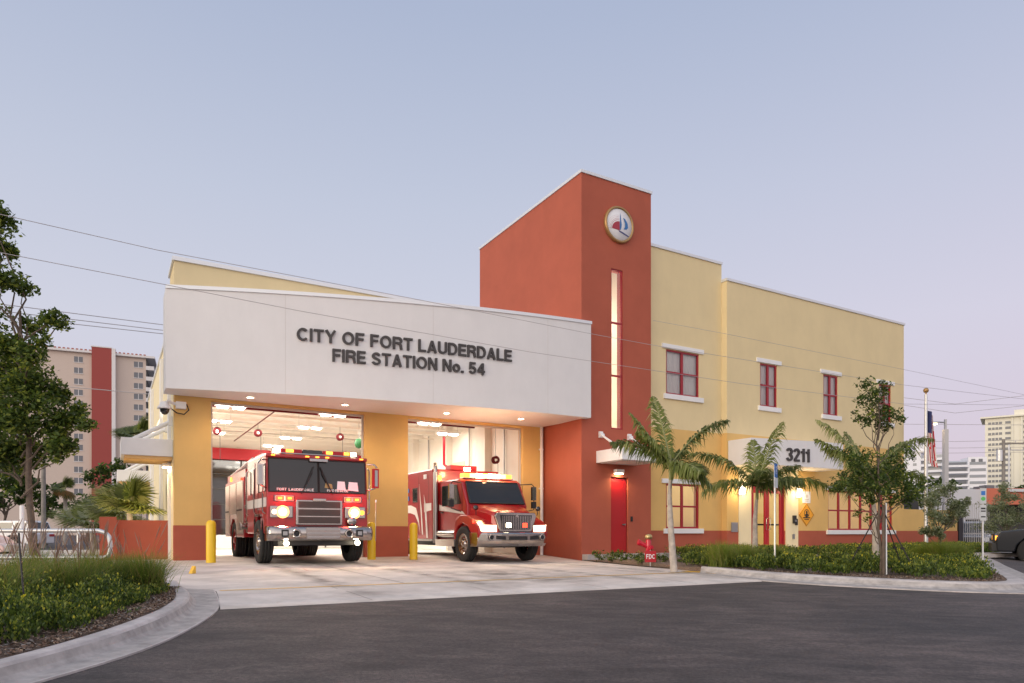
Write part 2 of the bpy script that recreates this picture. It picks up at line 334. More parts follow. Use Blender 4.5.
# the sky behind the photographer (afterglow side) is brighter
back = mth('MAXIMUM', mth('MULTIPLY_ADD', sx.outputs['Y'], -1.0, mth('MULTIPLY', sx.outputs['X'], -.25)), 0)
vm = nt.nodes.new('ShaderNodeVectorMath'); vm.operation = 'SCALE'; vm.inputs[0].default_value = (1.22, 1.05, .86); L.new(back, vm.inputs['Scale'])
v2 = nt.nodes.new('ShaderNodeVectorMath'); v2.operation = 'ADD'; L.new(vm.outputs[0], v2.inputs[0]); L.new(rp.outputs[0], v2.inputs[1]); vm = v2
pk = mth('MULTIPLY', mth('MAXIMUM', mth('MULTIPLY_ADD', sx.outputs['X'], 1.0, .1), 0), mth('MAXIMUM', mth('MULTIPLY_ADD', sx.outputs['Z'], -1.6, 1.0), 0))
p2 = nt.nodes.new('ShaderNodeVectorMath'); p2.operation = 'SCALE'; p2.inputs[0].default_value = (.055, -.042, -.02); L.new(pk, p2.inputs['Scale']); p3 = nt.nodes.new('ShaderNodeVectorMath'); p3.operation = 'ADD'; L.new(p2.outputs[0], p3.inputs[0]); L.new(vm.outputs[0], p3.inputs[1]); vm = p3
lp = nt.nodes.new('ShaderNodeVectorMath'); lp.operation = 'SCALE'; L.new(sky.outputs[0], lp.inputs[0]); lp.inputs['Scale'].default_value = .02
ad = nt.nodes.new('ShaderNodeVectorMath'); ad.operation = 'ADD'; L.new(vm.outputs[0], ad.inputs[0]); L.new(lp.outputs[0], ad.inputs[1]); L.new(ad.outputs[0], bg.inputs['Color']); bg.inputs['Strength'].default_value = 1.0
sl = bpy.data.lights.new('sun', 'SUN'); sl.energy = 1.35; sl.angle = math.radians(30); sl.color = (1, .82, .58); so = bpy.data.objects.new('sun', sl); COL.objects.link(so)
sd = Vector((math.sin(SUN_AZ)*math.cos(.16), math.cos(SUN_AZ)*math.cos(.16), math.sin(.16))); so.rotation_euler = sd.to_track_quat('Z', 'Y').to_euler(); so.location = (-20, 0, 20)
sc.view_settings.view_transform = 'Standard'; sc.view_settings.look = 'None'; sc.view_settings.exposure = 0; sc.view_settings.gamma = 1
sc.render.engine = 'CYCLES'; sc.cycles.use_denoising = True; sc.cycles.max_bounces = 6; sc.cycles.transparent_max_bounces = 16; sc.cycles.sample_clamp_indirect = 6
def lamp(name, kind, loc, energy, col=(1, .78, .5), parent=None, size=.1, spot=None, aim=None):
    l = bpy.data.lights.new(name, kind); l.energy = energy; l.color = col
    if kind == 'SPOT': l.spot_size = math.radians(spot); l.spot_blend = .6; l.shadow_soft_size = size
    elif kind == 'AREA': l.size = size
    else: l.shadow_soft_size = size
    o = bpy.data.objects.new(name, l); COL.objects.link(o); o.location = loc
    if parent: o.parent = parent
    if aim: o.rotation_euler = Vector(aim).to_track_quat('-Z', 'Y').to_euler()
    return o

# ------------------------------------------------------------------ ground
def grid_uv(name, us, vs, zfn, m, dz=0, edge=None, **tags):
    mb = MB(); n = len(us)
    V = []
    for v in vs:
        for i, u in enumerate(us):
            uu = edge(u, v) if edge else u
            x, y = W(uu, v); V.append((x, y, zfn(uu, v) + dz))
    mb.add(V, [(j*n + i, j*n + i + 1, (j + 1)*n + i + 1, (j + 1)*n + i) for j in range(len(vs) - 1) for i in range(n - 1)], m, True)
    return mb.build(name, **tags)
def zt(u, v):
    x, y = W(u, v); s_ = ((x - 10.3)*(25 - 12.4) - (y - 12.4)*(17 - 10.3))/14.3; s_ = max(0, min(1, s_/2.5)) if y > 9 else 0
    return (max(-.35, .03*(v + 7)) if v < -7 else 0)*(1 - .0*s_) - .012 - .28*s_*s_*(3 - 2*s_)*max(0, min(1, (y - 9)/5))*max(0, min(1, (70 - y)/30))
grid_uv('ground', [-900, -200, -60, -30, -12] + [i*1.0 for i in range(-4, 30)] + [34, 40, 60, 200, 900], [-600, -100, -30, -20, -18.67] + [-18 + i*1.0 for i in range(0, 30)] + [16, 22, 30, 45, 60, 100, 400, 1500], zt, 'asphalt', kind='structure')
def apron_edge(t, v):   # t in 0..1
    uL = lerp(v, [(-8.46, -11.42), (-7.4, -11.3), (-6.1, -11.18), (-5.6, -13), (-5.0, -16), (-4.2, -22), (17, -22)])
    uR = lerp(v, [(-8.46, -1.9), (-7.0, -1.85), (-6.2, -1.1), (-3.8, -.92), (0, 0), (17, 0)])
    return uL + (uR - uL)*t
grid_uv('driveway', [i/16 for i in range(17)], [-8.461, -8.46, -7.9, -7.4, -7, -6.3, -5.6, -5, -4.2, -3.4, -2.5, -1.5, -.7, 0, .7, 1.4, 2.17, 5, 10, 16], lambda u, v: zg(u, v) - (.1 if v < -8.4605 else 0), 'concrete', edge=apron_edge, kind='structure')
mb = MB()
for (u0, v0, u1, v1, w) in [(-11.15, -6.3, -1.2, -6.3, .045)]:
    pts = [(u0 + (u1 - u0)*i/12, v0) for i in range(13)]
    for a, b in zip(pts, pts[1:]): mb.quad(*[(*W(p, q), zg(p, q) + .005) for p, q in ((a[0], v0 - w), (b[0], v0 - w), (b[0], v0 + w), (a[0], v0 + w))], 'yellow_paint')
for a, b, c, d in [((-1.55, -5.9), (-1.35, -5.9), (-1.15, -7.0), (-1.6, -7.0))]:
    mb.quad(*[(*W(*p), .008) for p in (d, c, b, a)], 'yellow_paint')
mb.build('road_markings', kind='structure')
mb = MB()    # saw-cut joints in the driveway slab
def joint(pts, w=.012):
    for (a, b) in zip(pts, pts[1:]):
        d = Vector((b[0] - a[0], b[1] - a[1])).normalized(); nn = Vector((-d.y, d.x))*w
        mb.quad(*[(*W(p[0] + s*nn.x, p[1] + s*nn.y), zg(*p) + .004) for p, s in ((a, -1), (b, -1), (b, 1), (a, 1))], 'joint')
for v in (-2.6, 1.2): joint([(-11.4 + i*.95, v) for i in range(12)])
for u in (-8.2, -5.3, -2.6): joint([(u, -6.2 + i*.6) for i in range(14)])
for u in (-9.5, -7.5, -5.5, -3.5): joint([(u, -8.4), (u, -7.4), (u, -6.4)], .008)
mb.build('pavement_joint_lines', kind='structure')
mb = MB()   # faint utility locator paint
for (a, b, c, d) in ((-10.0, -2.5, -9.7, -2.2), (-9.7, -2.2, -9.95, -2.0), (-9.95, -2.0, -9.65, -1.7), (-9.3, -1.9, -8.5, -2.0), (-8.95, -2.6, -8.9, -1.95), (-8.7, -2.9, -9.3, -2.75)):
    d_ = Vector((c - a, d - b)).normalized(); n_ = Vector((-d_.y, d_.x))*.02
    mb.quad(*[(*W(p[0] + q_*n_.x, p[1] + q_*n_.y), zg(*p) + .004) for p, q_ in (((a, b), -1), ((c, d), -1), ((c, d), 1), ((a, b), 1))], 'spray_paint')
mb.build('spray_markings', kind='structure')

def tyremat():
    m = bpy.data.materials.new('tyre_dirt'); m.use_nodes = True; t_ = m.node_tree; K = t_.links; b = t_.nodes['Principled BSDF']; b.inputs['Base Color'].default_value = (.16, .14, .13, 1); b.inputs['Roughness'].default_value = .9
    tc_ = t_.nodes.new('ShaderNodeTexCoord'); sp = t_.nodes.new('ShaderNodeSeparateXYZ'); K.new(tc_.outputs['Generated'], sp.inputs[0])
    def mm(op, a, c=None, d=None):
        q = t_.nodes.new('ShaderNodeMath'); q.operation = op
        for i, w in enumerate((a, c, d)):
            if w is None: continue
            if isinstance(w, (int, float)): q.inputs[i].default_value = w
            else: K.new(w, q.inputs[i])
        return q.outputs[0]
    prof = mm('SUBTRACT', 1.0, mm('ABSOLUTE', mm('MULTIPLY_ADD', sp.outputs['X'], 2.0, -1.0))); prof = mm('MULTIPLY', prof, mm('MINIMUM', 1.0, mm('MULTIPLY', mm('SUBTRACT', 1.0, mm('ABSOLUTE', mm('MULTIPLY_ADD', sp.outputs['Y'], 2.0, -1.0))), 4.0)))
    n = t_.nodes.new('ShaderNodeTexNoise'); n.inputs['Scale'].default_value = 2.2; n.inputs['Detail'].default_value = 8; g_ = t_.nodes.new('ShaderNodeNewGeometry'); K.new(g_.outputs['Position'], n.inputs['Vector'])
    f_ = mm('MULTIPLY', prof, mm('MULTIPLY', mm('MAXIMUM', mm('SUBTRACT', n.outputs['Fac'], .34), 0), 1.5)); tr = t_.nodes.new('ShaderNodeBsdfTransparent'); x = t_.nodes.new('ShaderNodeMixShader'); K.new(f_, x.inputs[0]); K.new(tr.outputs[0], x.inputs[1]); K.new(b.outputs[0], x.inputs[2]); K.new(x.outputs[0], t_.nodes['Material Output'].inputs['Surface']); M['tyre_dirt'] = m
tyremat()
for u_, w_, v0_, v1_ in ((-9.3, .30, -8.3, 2.0), (-7.15, .30, -8.3, 2.0), (-3.95, .27, -8.3, 2.0), (-1.95, .27, -8.3, 2.0), (-8.2, .8, -3.2, 3.5), (-2.9, .7, -2.6, 3.0), (-5.6, 1.6, -7.5, -3.5)):
    mb = MB(); vs_ = np.linspace(v0_, v1_, 24)
    for a, b in zip(vs_, vs_[1:]):
        mb.quad(*[(p - u_, q - v0_, zg(p, q) + .007) for p, q in ((u_ - w_, a), (u_ + w_, a), (u_ + w_, b), (u_ - w_, b))], 'tyre_dirt')
    mb.build('tyre_mark_path', loc=(*W(u_, v0_), 0), rz=TH, kind='structure')
# curbs: bottom (asphalt) edge and inner (planting) edge, swept profile
def curb(name, bottom, inner, hgt=.13, m='curb_concrete'):
    def res(pts, n):
        ds = [0]
        for a, b in zip(pts, pts[1:]): ds.append(ds[-1] + math.dist(a, b))
        out = []
        for i in range(n):
            t = ds[-1]*i/(n - 1); out.append((lerp(t, [(d, p[0]) for d, p in zip(ds, pts)]), lerp(t, [(d, p[1]) for d, p in zip(ds, pts)])))
        for _ in range(3): out = [out[0]] + [((a[0] + 2*b[0] + c[0])/4, (a[1] + 2*b[1] + c[1])/4) for a, b, c in zip(out, out[1:], out[2:])] + [out[-1]]
        return out
    n = 48; B, I = res(bottom, n), res(inner, n); prof = [(0, -.08), (0, .004), (0.03, .008), (.52, .010), (.60, .04), (.66, hgt - .03), (.70, hgt - .008), (.75, hgt), (1.0, hgt), (1.0, -.05)]
    V = []
    for b, i in zip(B, I):
        zb = zt(*UV(*b)) + .012
        for t, z in prof: V.append((b[0] + (i[0] - b[0])*t, b[1] + (i[1] - b[1])*t, zb + z))
    k = len(prof); mb = MB(); mb.add(V, [(a*k + j, (a + 1)*k + j, (a + 1)*k + j + 1, a*k + j + 1) for a in range(n - 1) for j in (2, 3, 4)], 'gutter_concrete', False); mb.add(V, [(a*k + j, (a + 1)*k + j, (a + 1)*k + j + 1, a*k + j + 1) for a in range(n - 1) for j in range(k - 1) if j not in (2, 3, 4)] + [tuple(range(k)), tuple(range((n - 1)*k, n*k))], m, False)
    mb.build(name, kind='structure'); return I
left_in = curb('curb', [(-3.9, -2), (-3.5, 2), (-3.32, 4.2), (-3.2, 4.99), (-3.12, 5.44), (-3.1, 6.13), (-3.2, 6.91), (-3.36, 7.81), (-3.57, 8.55), (-3.96, 9.41), (-4.5, 10.55)],
               [(-4.5, -2), (-4.0, 2), (-3.68, 4.2), (-3.6, 4.91), (-3.57, 5.45), (-3.6, 6.24), (-3.76, 7.42), (-4.05, 8.41), (-4.53, 9.4), (-5.05, 10.1), (-5.5, 10.9)])
right_in = curb('kerb', [(3.9, 14.75), (4.4, 13.6), (4.75, 13.1), (6.04, 12.25), (7.37, 11.72), (8.4, 11.5), (9.4, 11.6), (10.0, 12.4), (11.3, 15.2), (13.4, 19), (17, 25)],
                [(4.2, 15.3), (4.75, 14.35), (5.2, 13.85), (6.2, 13.15), (7.3, 12.6), (8.3, 12.35), (9.0, 12.5), (9.4, 13.2), (10.8, 15.8), (12.9, 19.5), (16.5, 25.5)])
def poly_flat(name, pts, z, m, **tags):
    mb = MB(); mb.add([(x, y, z(x, y) if callable(z) else z) for x, y in pts], [tuple(range(len(pts)))], m); return mb.build(name, **tags)
# planting bed soil (triangle strips between curb line and far side)
def bed(name, inner, back, z, m='mulch'):
    mb = MB(); n = len(inner); V = []; K = 6
    for a, b in zip(inner, back):
        for j in range(K + 1):
            t = j/K; x, y = a[0] + (b[0] - a[0])*t, a[1] + (b[1] - a[1])*t; V.append((x, y, z(x, y) + (.03*math.sin(x*5 + y*3) if 0 < j < K else 0)))
    mb.add(V, [(i*(K + 1) + j, (i + 1)*(K + 1) + j, (i + 1)*(K + 1) + j + 1, i*(K + 1) + j + 1) for i in range(n - 1) for j in range(K)], m, True)
    for e0 in (0, n - 1):
        row = V[e0*(K + 1):(e0 + 1)*(K + 1)]
        for p, q in zip(row, row[1:]): mb.quad(p, q, (q[0], q[1], -.2), (p[0], p[1], -.2), m)
    return mb.build(name, kind='structure')
bed('mulch_ground', left_in, [(x - 9 if y < 9.6 else x - 9 + (y - 9.6)*1.2, y + (1.2 if y > 8 else 0)) for x, y in left_in], lambda x, y: zt(*UV(x, y)) + .125)
bk = [W(u, -1.7) for u in np.linspace(-.3, 20.5, 48)]
bed('island_ground', right_in, bk, lambda x, y: zt(*UV(x, y)) + .115)
poly_flat('tower_bed_ground', [W(-.03, -.04), W(-.95, -3.85), W(-1.15, -6.2), W(-1.75, -7.0), (4.2, 15.3), W(2.2, -1.2), W(2.8, -.1)], .03, 'mulch', kind='structure')
mb = MB(); mb.box(2.6, 19, -5.3, -4.2, .02, .137, 'concrete'); mb.box(6.7, 10, -4.2, -.14, .02, .139, 'concrete')
o = mb.build('sidewalk', loc=(X0, Y0, 0), rz=TH, kind='structure')
mb = MB(); mb.prism([(0, 0), (.10, 0), (.10, .15), (.08, .16)], 'y', -.04, .06, 'yellow_paint'); xx, yy_ = at(190, 13.6), 13.6; mb.build('kerb_end', loc=(xx, yy_, .055), rz=1.0, label='small yellow painted kerb end left of the left bollard', cat='kerb end')

# ------------------------------------------------------------------ fire station
FS = empty('fire_station', (X0, Y0, 0), TH, label='cream and brick red fire station with a tall tower and curved white canopy', cat='fire station')
def part(mb, name, parent=FS, bevel=0, **t): return mb.build(name, parent, bevel=bevel, **t)
# bay front
HZ = 4.30
mb = MB()
for a, b in ((-11.15, -10.285), (-6.15, -4.82), (-.80, -.004)): mb.box(a, b, 2.17, 2.47, 1.05, HZ, 'stucco_ochre')
mb.box(-11.15, -.004, 2.17, 2.47, HZ, 5.0, 'stucco_ochre'); mb.box(-11.15, -.004, 2.17, 2.47, 5.0, 7.80, 'stucco_cream')
mb.box(-11.15, -10.9, 2.47, 3.6, 5.0, 7.80, 'stucco_cream')
part(mb, 'bay_front_wall')
for a, b in ((-11.16, -10.275), (-6.16, -4.81), (-.81, -.004)): mb = MB(); mb.box(a, b, 2.155, 2.475, .08, 1.05, 'stucco_brick_red'); part(mb, 'wall_base_band')
mb = MB(); mb.box(-11.20, -.004, 2.12, 2.52, 7.80, 7.90, 'coping_metal'); mb.box(-11.20, -10.85, 2.52, 3.65, 7.80, 7.90, 'coping_metal'); part(mb, 'bay_coping')
mb = MB(); mb.box(-11.15, -10.87, 2.475, 15.79, .1, 6.45, 'stucco_light'); mb.box(-11.19, -10.83, 3.6, 15.83, 6.45, 6.55, 'coping_metal'); part(mb, 'side_wall')
for a, b, c in ((.1, 11.6, 12.3), (.08, 6.4, 6.8), (.07, 3.2, 3.5)): mb = MB(); mb.box(-11.152 - a, -11.152, b, c, .1, 6.2, 'white_trim'); part(mb, 'side_pilaster')
mb = MB(); mb.box(-10.87, -.004, 13.7, 14.0, .1, 6.4, 'interior_white') ; 
# back wall
mb = MB()
mb.box(-10.87, -.3, 15.8, 16.0, 4.15, 5.25, 'interior_white'); mb.box(-10.0, -9.9, 15.8, 16, .12, 4.15, 'interior_white'); mb.box(-6.2, -4.9, 15.8, 16, .12, 4.15, 'interior_white'); mb.box(-1.1, -.3, 15.8, 16, .12, 4.15, 'interior_white')
part(mb, 'bay_back_wall')
mb = MB(); mb.box(-10.87, -10.72, 2.475, 16, .12, 5.25, 'interior_white'); mb.box(-.35, -.02, 2.475, 16, .12, 5.25, 'interior_white')
for v in (5.2, 8.6, 12.2): mb.box(-.62, -.35, v, v + .5, .12, 5.25, 'interior_white')
part(mb, 'bay_inner_wall')
mb = MB(); mb.box(-10.87, -.02, 2.475, 16, 5.25, 5.4, 'interior_deck'); part(mb, 'bay_ceiling')
mb = MB(); mb.box(-10.87, -.02, 3.6, 14, 6.2, 6.4, 'coping_metal'); part(mb, 'bay_roof')
for v in (3.4, 4.8, 6.2, 7.6, 9.0, 10.4, 11.8, 13.2, 14.6):
    mb = MB(); mb.box(-10.7, -.4, v - .03, v + .03, 5.14, 5.2, 'interior_white'); mb.box(-10.7, -.4, v - .03, v + .03, 4.88, 4.93, 'interior_white')
    n = 26
    for i in range(n):
        x = -10.7 + 10.3*i/n; x2 = x + 10.3/n; zz = (4.9, 5.17) if i % 2 else (5.17, 4.9); mb.tube([(x, v, zz[0]), (x2, v, zz[1])], .012, 'interior_white', 4)
    part(mb, 'joist')
mb = MB()
mb.tube([(-10.6, 5.5, 4.76), (-.9, 5.5, 4.76)], .055, 'reel_red', 8); mb.tube([(-8.0, 5.5, 4.74), (-8.0, 14, 4.74)], .02, 'reel_red', 8); mb.tube([(-.9, 8.2, 4.72), (-.9, 8.2, 3.6), (-.75, 8.2, 3.5)], .06, 'hydrant_red', 8)
part(mb, 'sprinkler_pipe')
for x0, x1 in ((-9.9, -6.2), (-4.9, -1.1)):
    mb = MB(); mb.box(x0, x1, 15.55, 15.78, 4.1, 4.6, 'sign_red'); mb.box(x0, x1, 15.86, 15.9, .75, 4.15, 'dark_glass'); mb.box(x0, x1, 15.84, 15.92, .12, .75, 'white_paint')
    for k in range(1, 5): mb.box(x0, x1, 15.83, 15.86, .75 + k*.68 - .015, .75 + k*.68 + .015, 'mall_dark')
    for k in range(4): a = x0 + (x1 - x0)*k/3; mb.box(a - .03, a + .03, 15.82, 15.855, .15, 4.1, 'mall_dark')
    part(mb, 'rear_bay_door')
# front bay door tracks / header frame line
for a, b in ((-10.285, -6.15), (-4.82, -.80)):
    mb = MB(); mb.box(a, b, 2.19, 2.25, HZ - .05, HZ + .001, 'red_frame') if False else mb.box(a + .002, b - .002, 2.3, 2.36, HZ - .06, HZ - .002, 'seam')
    mb.box(a + .002, a + .05, 2.3, 2.36, .17, HZ - .06, 'seam'); mb.box(b - .05, b - .002, 2.3, 2.36, .17, HZ - .06, 'seam'); part(mb, 'bay_door_frame')
mb = MB()
for k in range(9): mb.box(-10.70, -10.25, 4.0 + k*.62, 4.56 + k*.62, .17, 2.1, 'sign_red'); mb.box(-10.25, -10.235, 4.05 + k*.62, 4.51 + k*.62, .25, 2.0, 'grey_mesh')
part(mb, 'gear_locker')
mb = MB(); mb.box(-1.0, -.64, 6.2, 7.6, .17, 2.2, 'steel'); mb.box(-1.02, -.99, 6.88, 6.92, .2, 2.15, 'black'); part(mb, 'cabinet')
for v_ in (4.1, 6.9, 10.9): mb = MB(); mb.tube([(-.42, v_, .3), (-.42, v_, 5.1)], .03, 'steel', 6); part(mb, 'conduit')
mb = MB(); mb.box(-.37, -.345, 7.4, 9.2, 3.0, 3.7, 'stucco_light'); part(mb, 'wall_opening')
# ceiling lights
def zplane(px, py, z):
    Y = (z - H)*F/(532 - py); return UV((px - 512)/F*Y, Y)
bay_l = [zplane(px, py, 4.72) for px, py in ((230.7, 407), (218.5, 421), (213, 432.7), (333, 415), (310, 427.7), (291, 438), (273, 446), (429.5, 423.7), (448, 434), (395, 440))]
l0 = None
for u, v in bay_l:
    if l0 is None:
        mb = MB(); mb.box(-.46, .46, -.15, .15, .05, .11, 'white_trim'); mb.tube([(-.4, 0, .1), (-.4, 0, .5)], .006, 'steel', 4); mb.tube([(.4, 0, .1), (.4, 0, .5)], .006, 'steel', 4)
        l0 = part(mb, 'ceiling_light'); l0.location = (u, v, 4.68)
        for s in (-1, 1):
            mb = MB(); mb.box(s*.23 - .15, s*.23 + .15, -.11, .11, .0, .048, 'lamp_bay'); part(mb, 'lens', l0)
    else: dup(l0, (u, v, 4.68))
lamp('bay_glow', 'AREA', (-8.2, 9, 4.6), 950, (1, .93, .83), FS, 6, aim=(0, 0, -1)); lamp('bay_glow', 'AREA', (-4, 8, 4.6), 360, (1, .91, .78), FS, 5, aim=(0, 0, -1))

# curved canopy
def arc(u): return -.27 + .0137*(u + .6)**2
def ftop(u): return 6.79 + .038*(u + 11.4)
us = [-11.4 + 11.57*i/40 for i in range(41)]; zb = 4.37
mb = MB(); V = []
for u in us:
    bv = 2.165 if u < -.001 else -.006
    V += [(u, arc(u), zb), (u, arc(u), ftop(u)), (u, bv, ftop(u)), (u, bv, zb)]
ii = [i for i, u in enumerate(us)]
fs = []
for i in range(40):
    a, b = 4*i, 4*i + 4; fs += [(a, b, b + 1, a + 1), (a + 1, b + 1, b + 2, a + 2), (a + 2, b + 2, b + 3, a + 3)]
mb.add(V, fs + [(0, 1, 2, 3), (163, 162, 161, 160)], 'stucco_white')
CAN = part(mb, 'canopy')
mb = MB(); mb.add(V, [(4*i + 3, 4*i + 7, 4*i + 4, 4*i) for i in range(40)], 'stucco_white'); part(mb, 'soffit', CAN)
mb = MB(); V = []
for u in us + [.19]: V += [(u, arc(u) - .03, ftop(u) + .001), (u, arc(u) - .03, ftop(u) + .09), (u, arc(u) + .25, ftop(u) + .09), (u, arc(u) + .25, ftop(u) + .001)]
mb.add(V, [(4*i + j, 4*i + 4 + j, 4*i + 4 + (j + 1) % 4, 4*i + (j + 1) % 4) for i in range(41) for j in range(4)] + [(0, 1, 2, 3), (167, 166, 165, 164)], 'coping_metal'); part(mb, 'coping', CAN)
for u in (-8.72, -4.95, -1.4): mb = MB(); mb.box(u - .006, u + .006, arc(u) - .003, arc(u) + .02, zb + .002, ftop(u), 'panel_line'); part(mb, 'panel_seam', CAN)
def sign_line(txt, u0, u1, z0, z1, m, bold, fn_v, extr=.03, name='lettering', parent=CAN):
    vs, fs = text_geo(txt, 1, extr=.01); w = max(v[0] for v in vs) - min(v[0] for v in vs); x0 = min(v[0] for v in vs); y0 = min(v[1] for v in vs)
    hcap = 1; y0 = 0
    mb = MB(); mb.add([(u0 + (v[0] - x0)/w*(u1 - u0), fn_v(u0 + (v[0] - x0)/w*(u1 - u0)) - (extr + v[2]*.2 if v[2] > 0 else 0) - .002, z0 + (v[1] - y0)/hcap*(z1 - z0)) for v in vs], fs, m); return part(mb, name, parent)
sign_line('CITY OF FORT LAUDERDALE', -8.46, -2.62, 5.745, 6.075, 'dark_letter', .022, lambda u: arc(u), .05)
sign_line('FIRE STATION No. 54', -7.60, -3.46, 5.28, 5.61, 'dark_letter', .022, lambda u: arc(u), .05)
def zplane(px, py, z):
    Y = (z - H)*F/(532 - py); return UV((px - 512)/F*Y, Y)
for px, py in ((250.3, 397.3), (345, 404.6), (446.6, 413), (521, 418.8)):
    u, v = zplane(px, py, zb); mb = MB(); mb.lathe([(.12, 0), (.12, -.012), (.085, -.012), (.085, 0)], 'white_trim', 20, (u, v, zb - .002)); d = part(mb, 'downlight', CAN)
    mb = MB(); mb.lathe([(.001, -.006), (.084, -.006)], 'downlight', 20, (u, v, zb - .002)); part(mb, 'lens', d)
    lamp('downlight_lamp', 'SPOT', (u, v, zb - .03), 95, (1, .66, .34), FS, .08, 150, (0, 0, -1))
mb = MB(); mb.tube([(-.13, 2.08, .1), (-.13, 2.08, zb - .01)], .055, 'white_trim', 10)
for z in (1.0, 2.3, 3.6): mb.box(-.2, -.06, 2.06, 2.15, z, z + .05, 'white_trim')
part(mb, 'downpipe')

# tower
TW, TD, TZ = 2.79, 6.8, 11.95
wx0, wx1, wz0, wz1 = 1.14, 1.62, 4.14, 9.22
mb = MB(); R = 'stucco_brick_red'
mb.box(0, wx0, 0, .3, 0, TZ, R); mb.box(wx0, wx1, 0, .3, 2.62, wz0, R); mb.box(wx0, wx1, 0, .3, wz1, TZ, R)
mb.box(0, .88, .3, .31, 0, 3, R)
mb.box(wx1, TW, 0, .3, 2.62, TZ, R); mb.box(1.83, TW, 0, .3, 0, 2.62, R)
mb.box(0, .3, .3, TD, 0, TZ, R); mb.box(TW - .3, TW, .3, TD, 0, TZ, R); mb.box(.3, TW - .3, TD - .3, TD, 0, TZ, R); mb.box(.3, TW - .3, .3, TD - .3, TZ - .4, TZ - .2, 'stucco_white')
# front wall right/left of the door at ground level
TWR = part(mb, 'tower')
mb = MB(); mb.box(.892, wx0 + .001, -.0, .3, 2.56, 2.62, R)
mb = MB(); mb.box(-.035, TW + .035, -.035, TD + .03, TZ, TZ + .09, 'coping_metal'); part(mb, 'coping', TWR)
mb = MB()
for z in (2.62, 6.0): mb.box(.3, TW - .3, 2.6, 2.7, z - .2, 11.5 if z > 5 else z + 3.2, 'interior_white')
mb.box(.31, TW - .31, .32, 2.6, 4.0, 4.1, 'interior_white'); mb.box(.301, .33, .31, 2.6, 4.1, 11.2, 'interior_white'); mb.box(TW - .33, TW - .301, .31, 2.6, 4.1, 11.2, 'interior_white'); part(mb, 'stairwell', TWR)
mb = MB(); mb.box(1.1, 1.75, 2.44, 2.58, 6.12, 6.30, 'lamp_bay'); part(mb, 'stair_lamp', TWR)
lamp('stair_glow', 'POINT', (1.3, 1.6, 8.0), 70, (1, .88, .68), FS, .3); lamp('stair_glow', 'POINT', (1.3, 1.6, 5.2), 45, (1, .80, .5), FS, .3)
def window(u0, u1, z0, z1, v, name='window', cols=2, rows=2, head=True, backing='blind', parent=FS, fw=.055, bw=.045, hz=.15, over=.2, lit=0, mull=None):
    """opening is already cut: frame set 9 cm back, glass, sill and head trim"""
    w = MB(); y0, y1 = v + .025, v + .085; f = 'red_frame'
    w.box(u0, u0 + fw, y0, y1, z0, z1, f); w.box(u1 - fw, u1, y0, y1, z0, z1, f); w.box(u0 + fw, u1 - fw, y0, y1, z0, z0 + fw, f); w.box(u0 + fw, u1 - fw, y0, y1, z1 - fw, z1, f)
    for i in range(1, cols): c = u0 + (u1 - u0)*i/cols; b = fw*.85 if cols > 2 else bw; w.box(c - b, c + b, y0 + .004, y1 - .004, z0 + fw, z1 - fw, f)
    zs = mull or [z0 + (z1 - z0)*i/rows for i in range(1, rows)]
    for c in zs: w.box(u0 + fw, u1 - fw, y0 + .008, y1 - .008, c - .03, c + .03, f)
    wo = part(w, name, parent)
    g = MB(); g.quad((u0 + .02, v + .06, z0 + .02), (u1 - .02, v + .06, z0 + .02), (u1 - .02, v + .06, z1 - .02), (u0 + .02, v + .06, z1 - .02), 'window_glass'); part(g, 'pane', wo)
    if backing:
        g = MB(); nf = int((u1 - u0)/.055)
        for q in range(nf):
            a_, b_ = u0 - .03 + (u1 - u0 + .06)*q/nf, u0 - .03 + (u1 - u0 + .06)*(q + 1)/nf; ya, yb = v + .13 + .022*math.sin(q*1.9 + u0), v + .13 + .022*math.sin((q + 1)*1.9 + u0)
            if abs(q - nf*.5) < .8 and u1 - u0 > 1: continue
            g.quad((a_, ya, z0 - .05), (b_, yb, z0 - .05), (b_, yb, z1 + .05), (a_, ya, z1 + .05), backing)
        part(g, 'blind', wo)
    if head:
        h = MB(); h.box(u0 - over, u1 + over, v - .05, v + .02, z1 + .02, z1 + .02 + hz, 'white_trim'); part(h, 'head_trim', wo, .006)
        h = MB(); h.box(u0 - over*.6, u1 + over*.85, v - .07, v + .02, z0 - .17, z0 - .003, 'white_trim'); part(h, 'sill', wo, .006)
    return wo
window(wx0, wx1, wz0, wz1, 0, 'tower_window', 1, 3, False, None, TWR, .045, mull=[5.84, 7.52])
# tower door
mb = MB(); mb.box(.885, 1.835, .07, .16, .22, 2.57, 'red_frame'); mb.box(.885, 1.835, .16, .3, 2.57, 2.62, R); DR = part(mb, 'door_frame', TWR)
mb = MB(); mb.box(.93, 1.79, .045, .069, .235, 2.53, 'red_door'); d = part(mb, 'door', TWR, .004)
mb = MB(); mb.cyl((1.69, .045, 1.12), (1.69, -.02, 1.12), .03, 'chrome'); mb.box(1.57, 1.70, -.03, -.012, 1.105, 1.135, 'chrome'); part(mb, 'handle', d)
for z in (.5, 1.3, 2.2): mb = MB(); mb.cyl((.92, .035, z), (.92, .035, z + .12), .014, 'steel', n=8); part(mb, 'hinge', d)
mb = MB(); mb.box(.60, .892, 0, .001, 0, .001, R)
mb = MB(); mb.box(.02, 6.6, -.28, -.012, 0, .19, 'curb_concrete'); mb.box(.80, 2.0, -.6, -.28, 0, .205, 'curb_concrete'); part(mb, 'foundation_ledge', FS)
mb = MB(); mb.box(1.93, 2.0, -.03, -.001, 1.22, 1.38, 'black'); part(mb, 'card_reader', TWR)
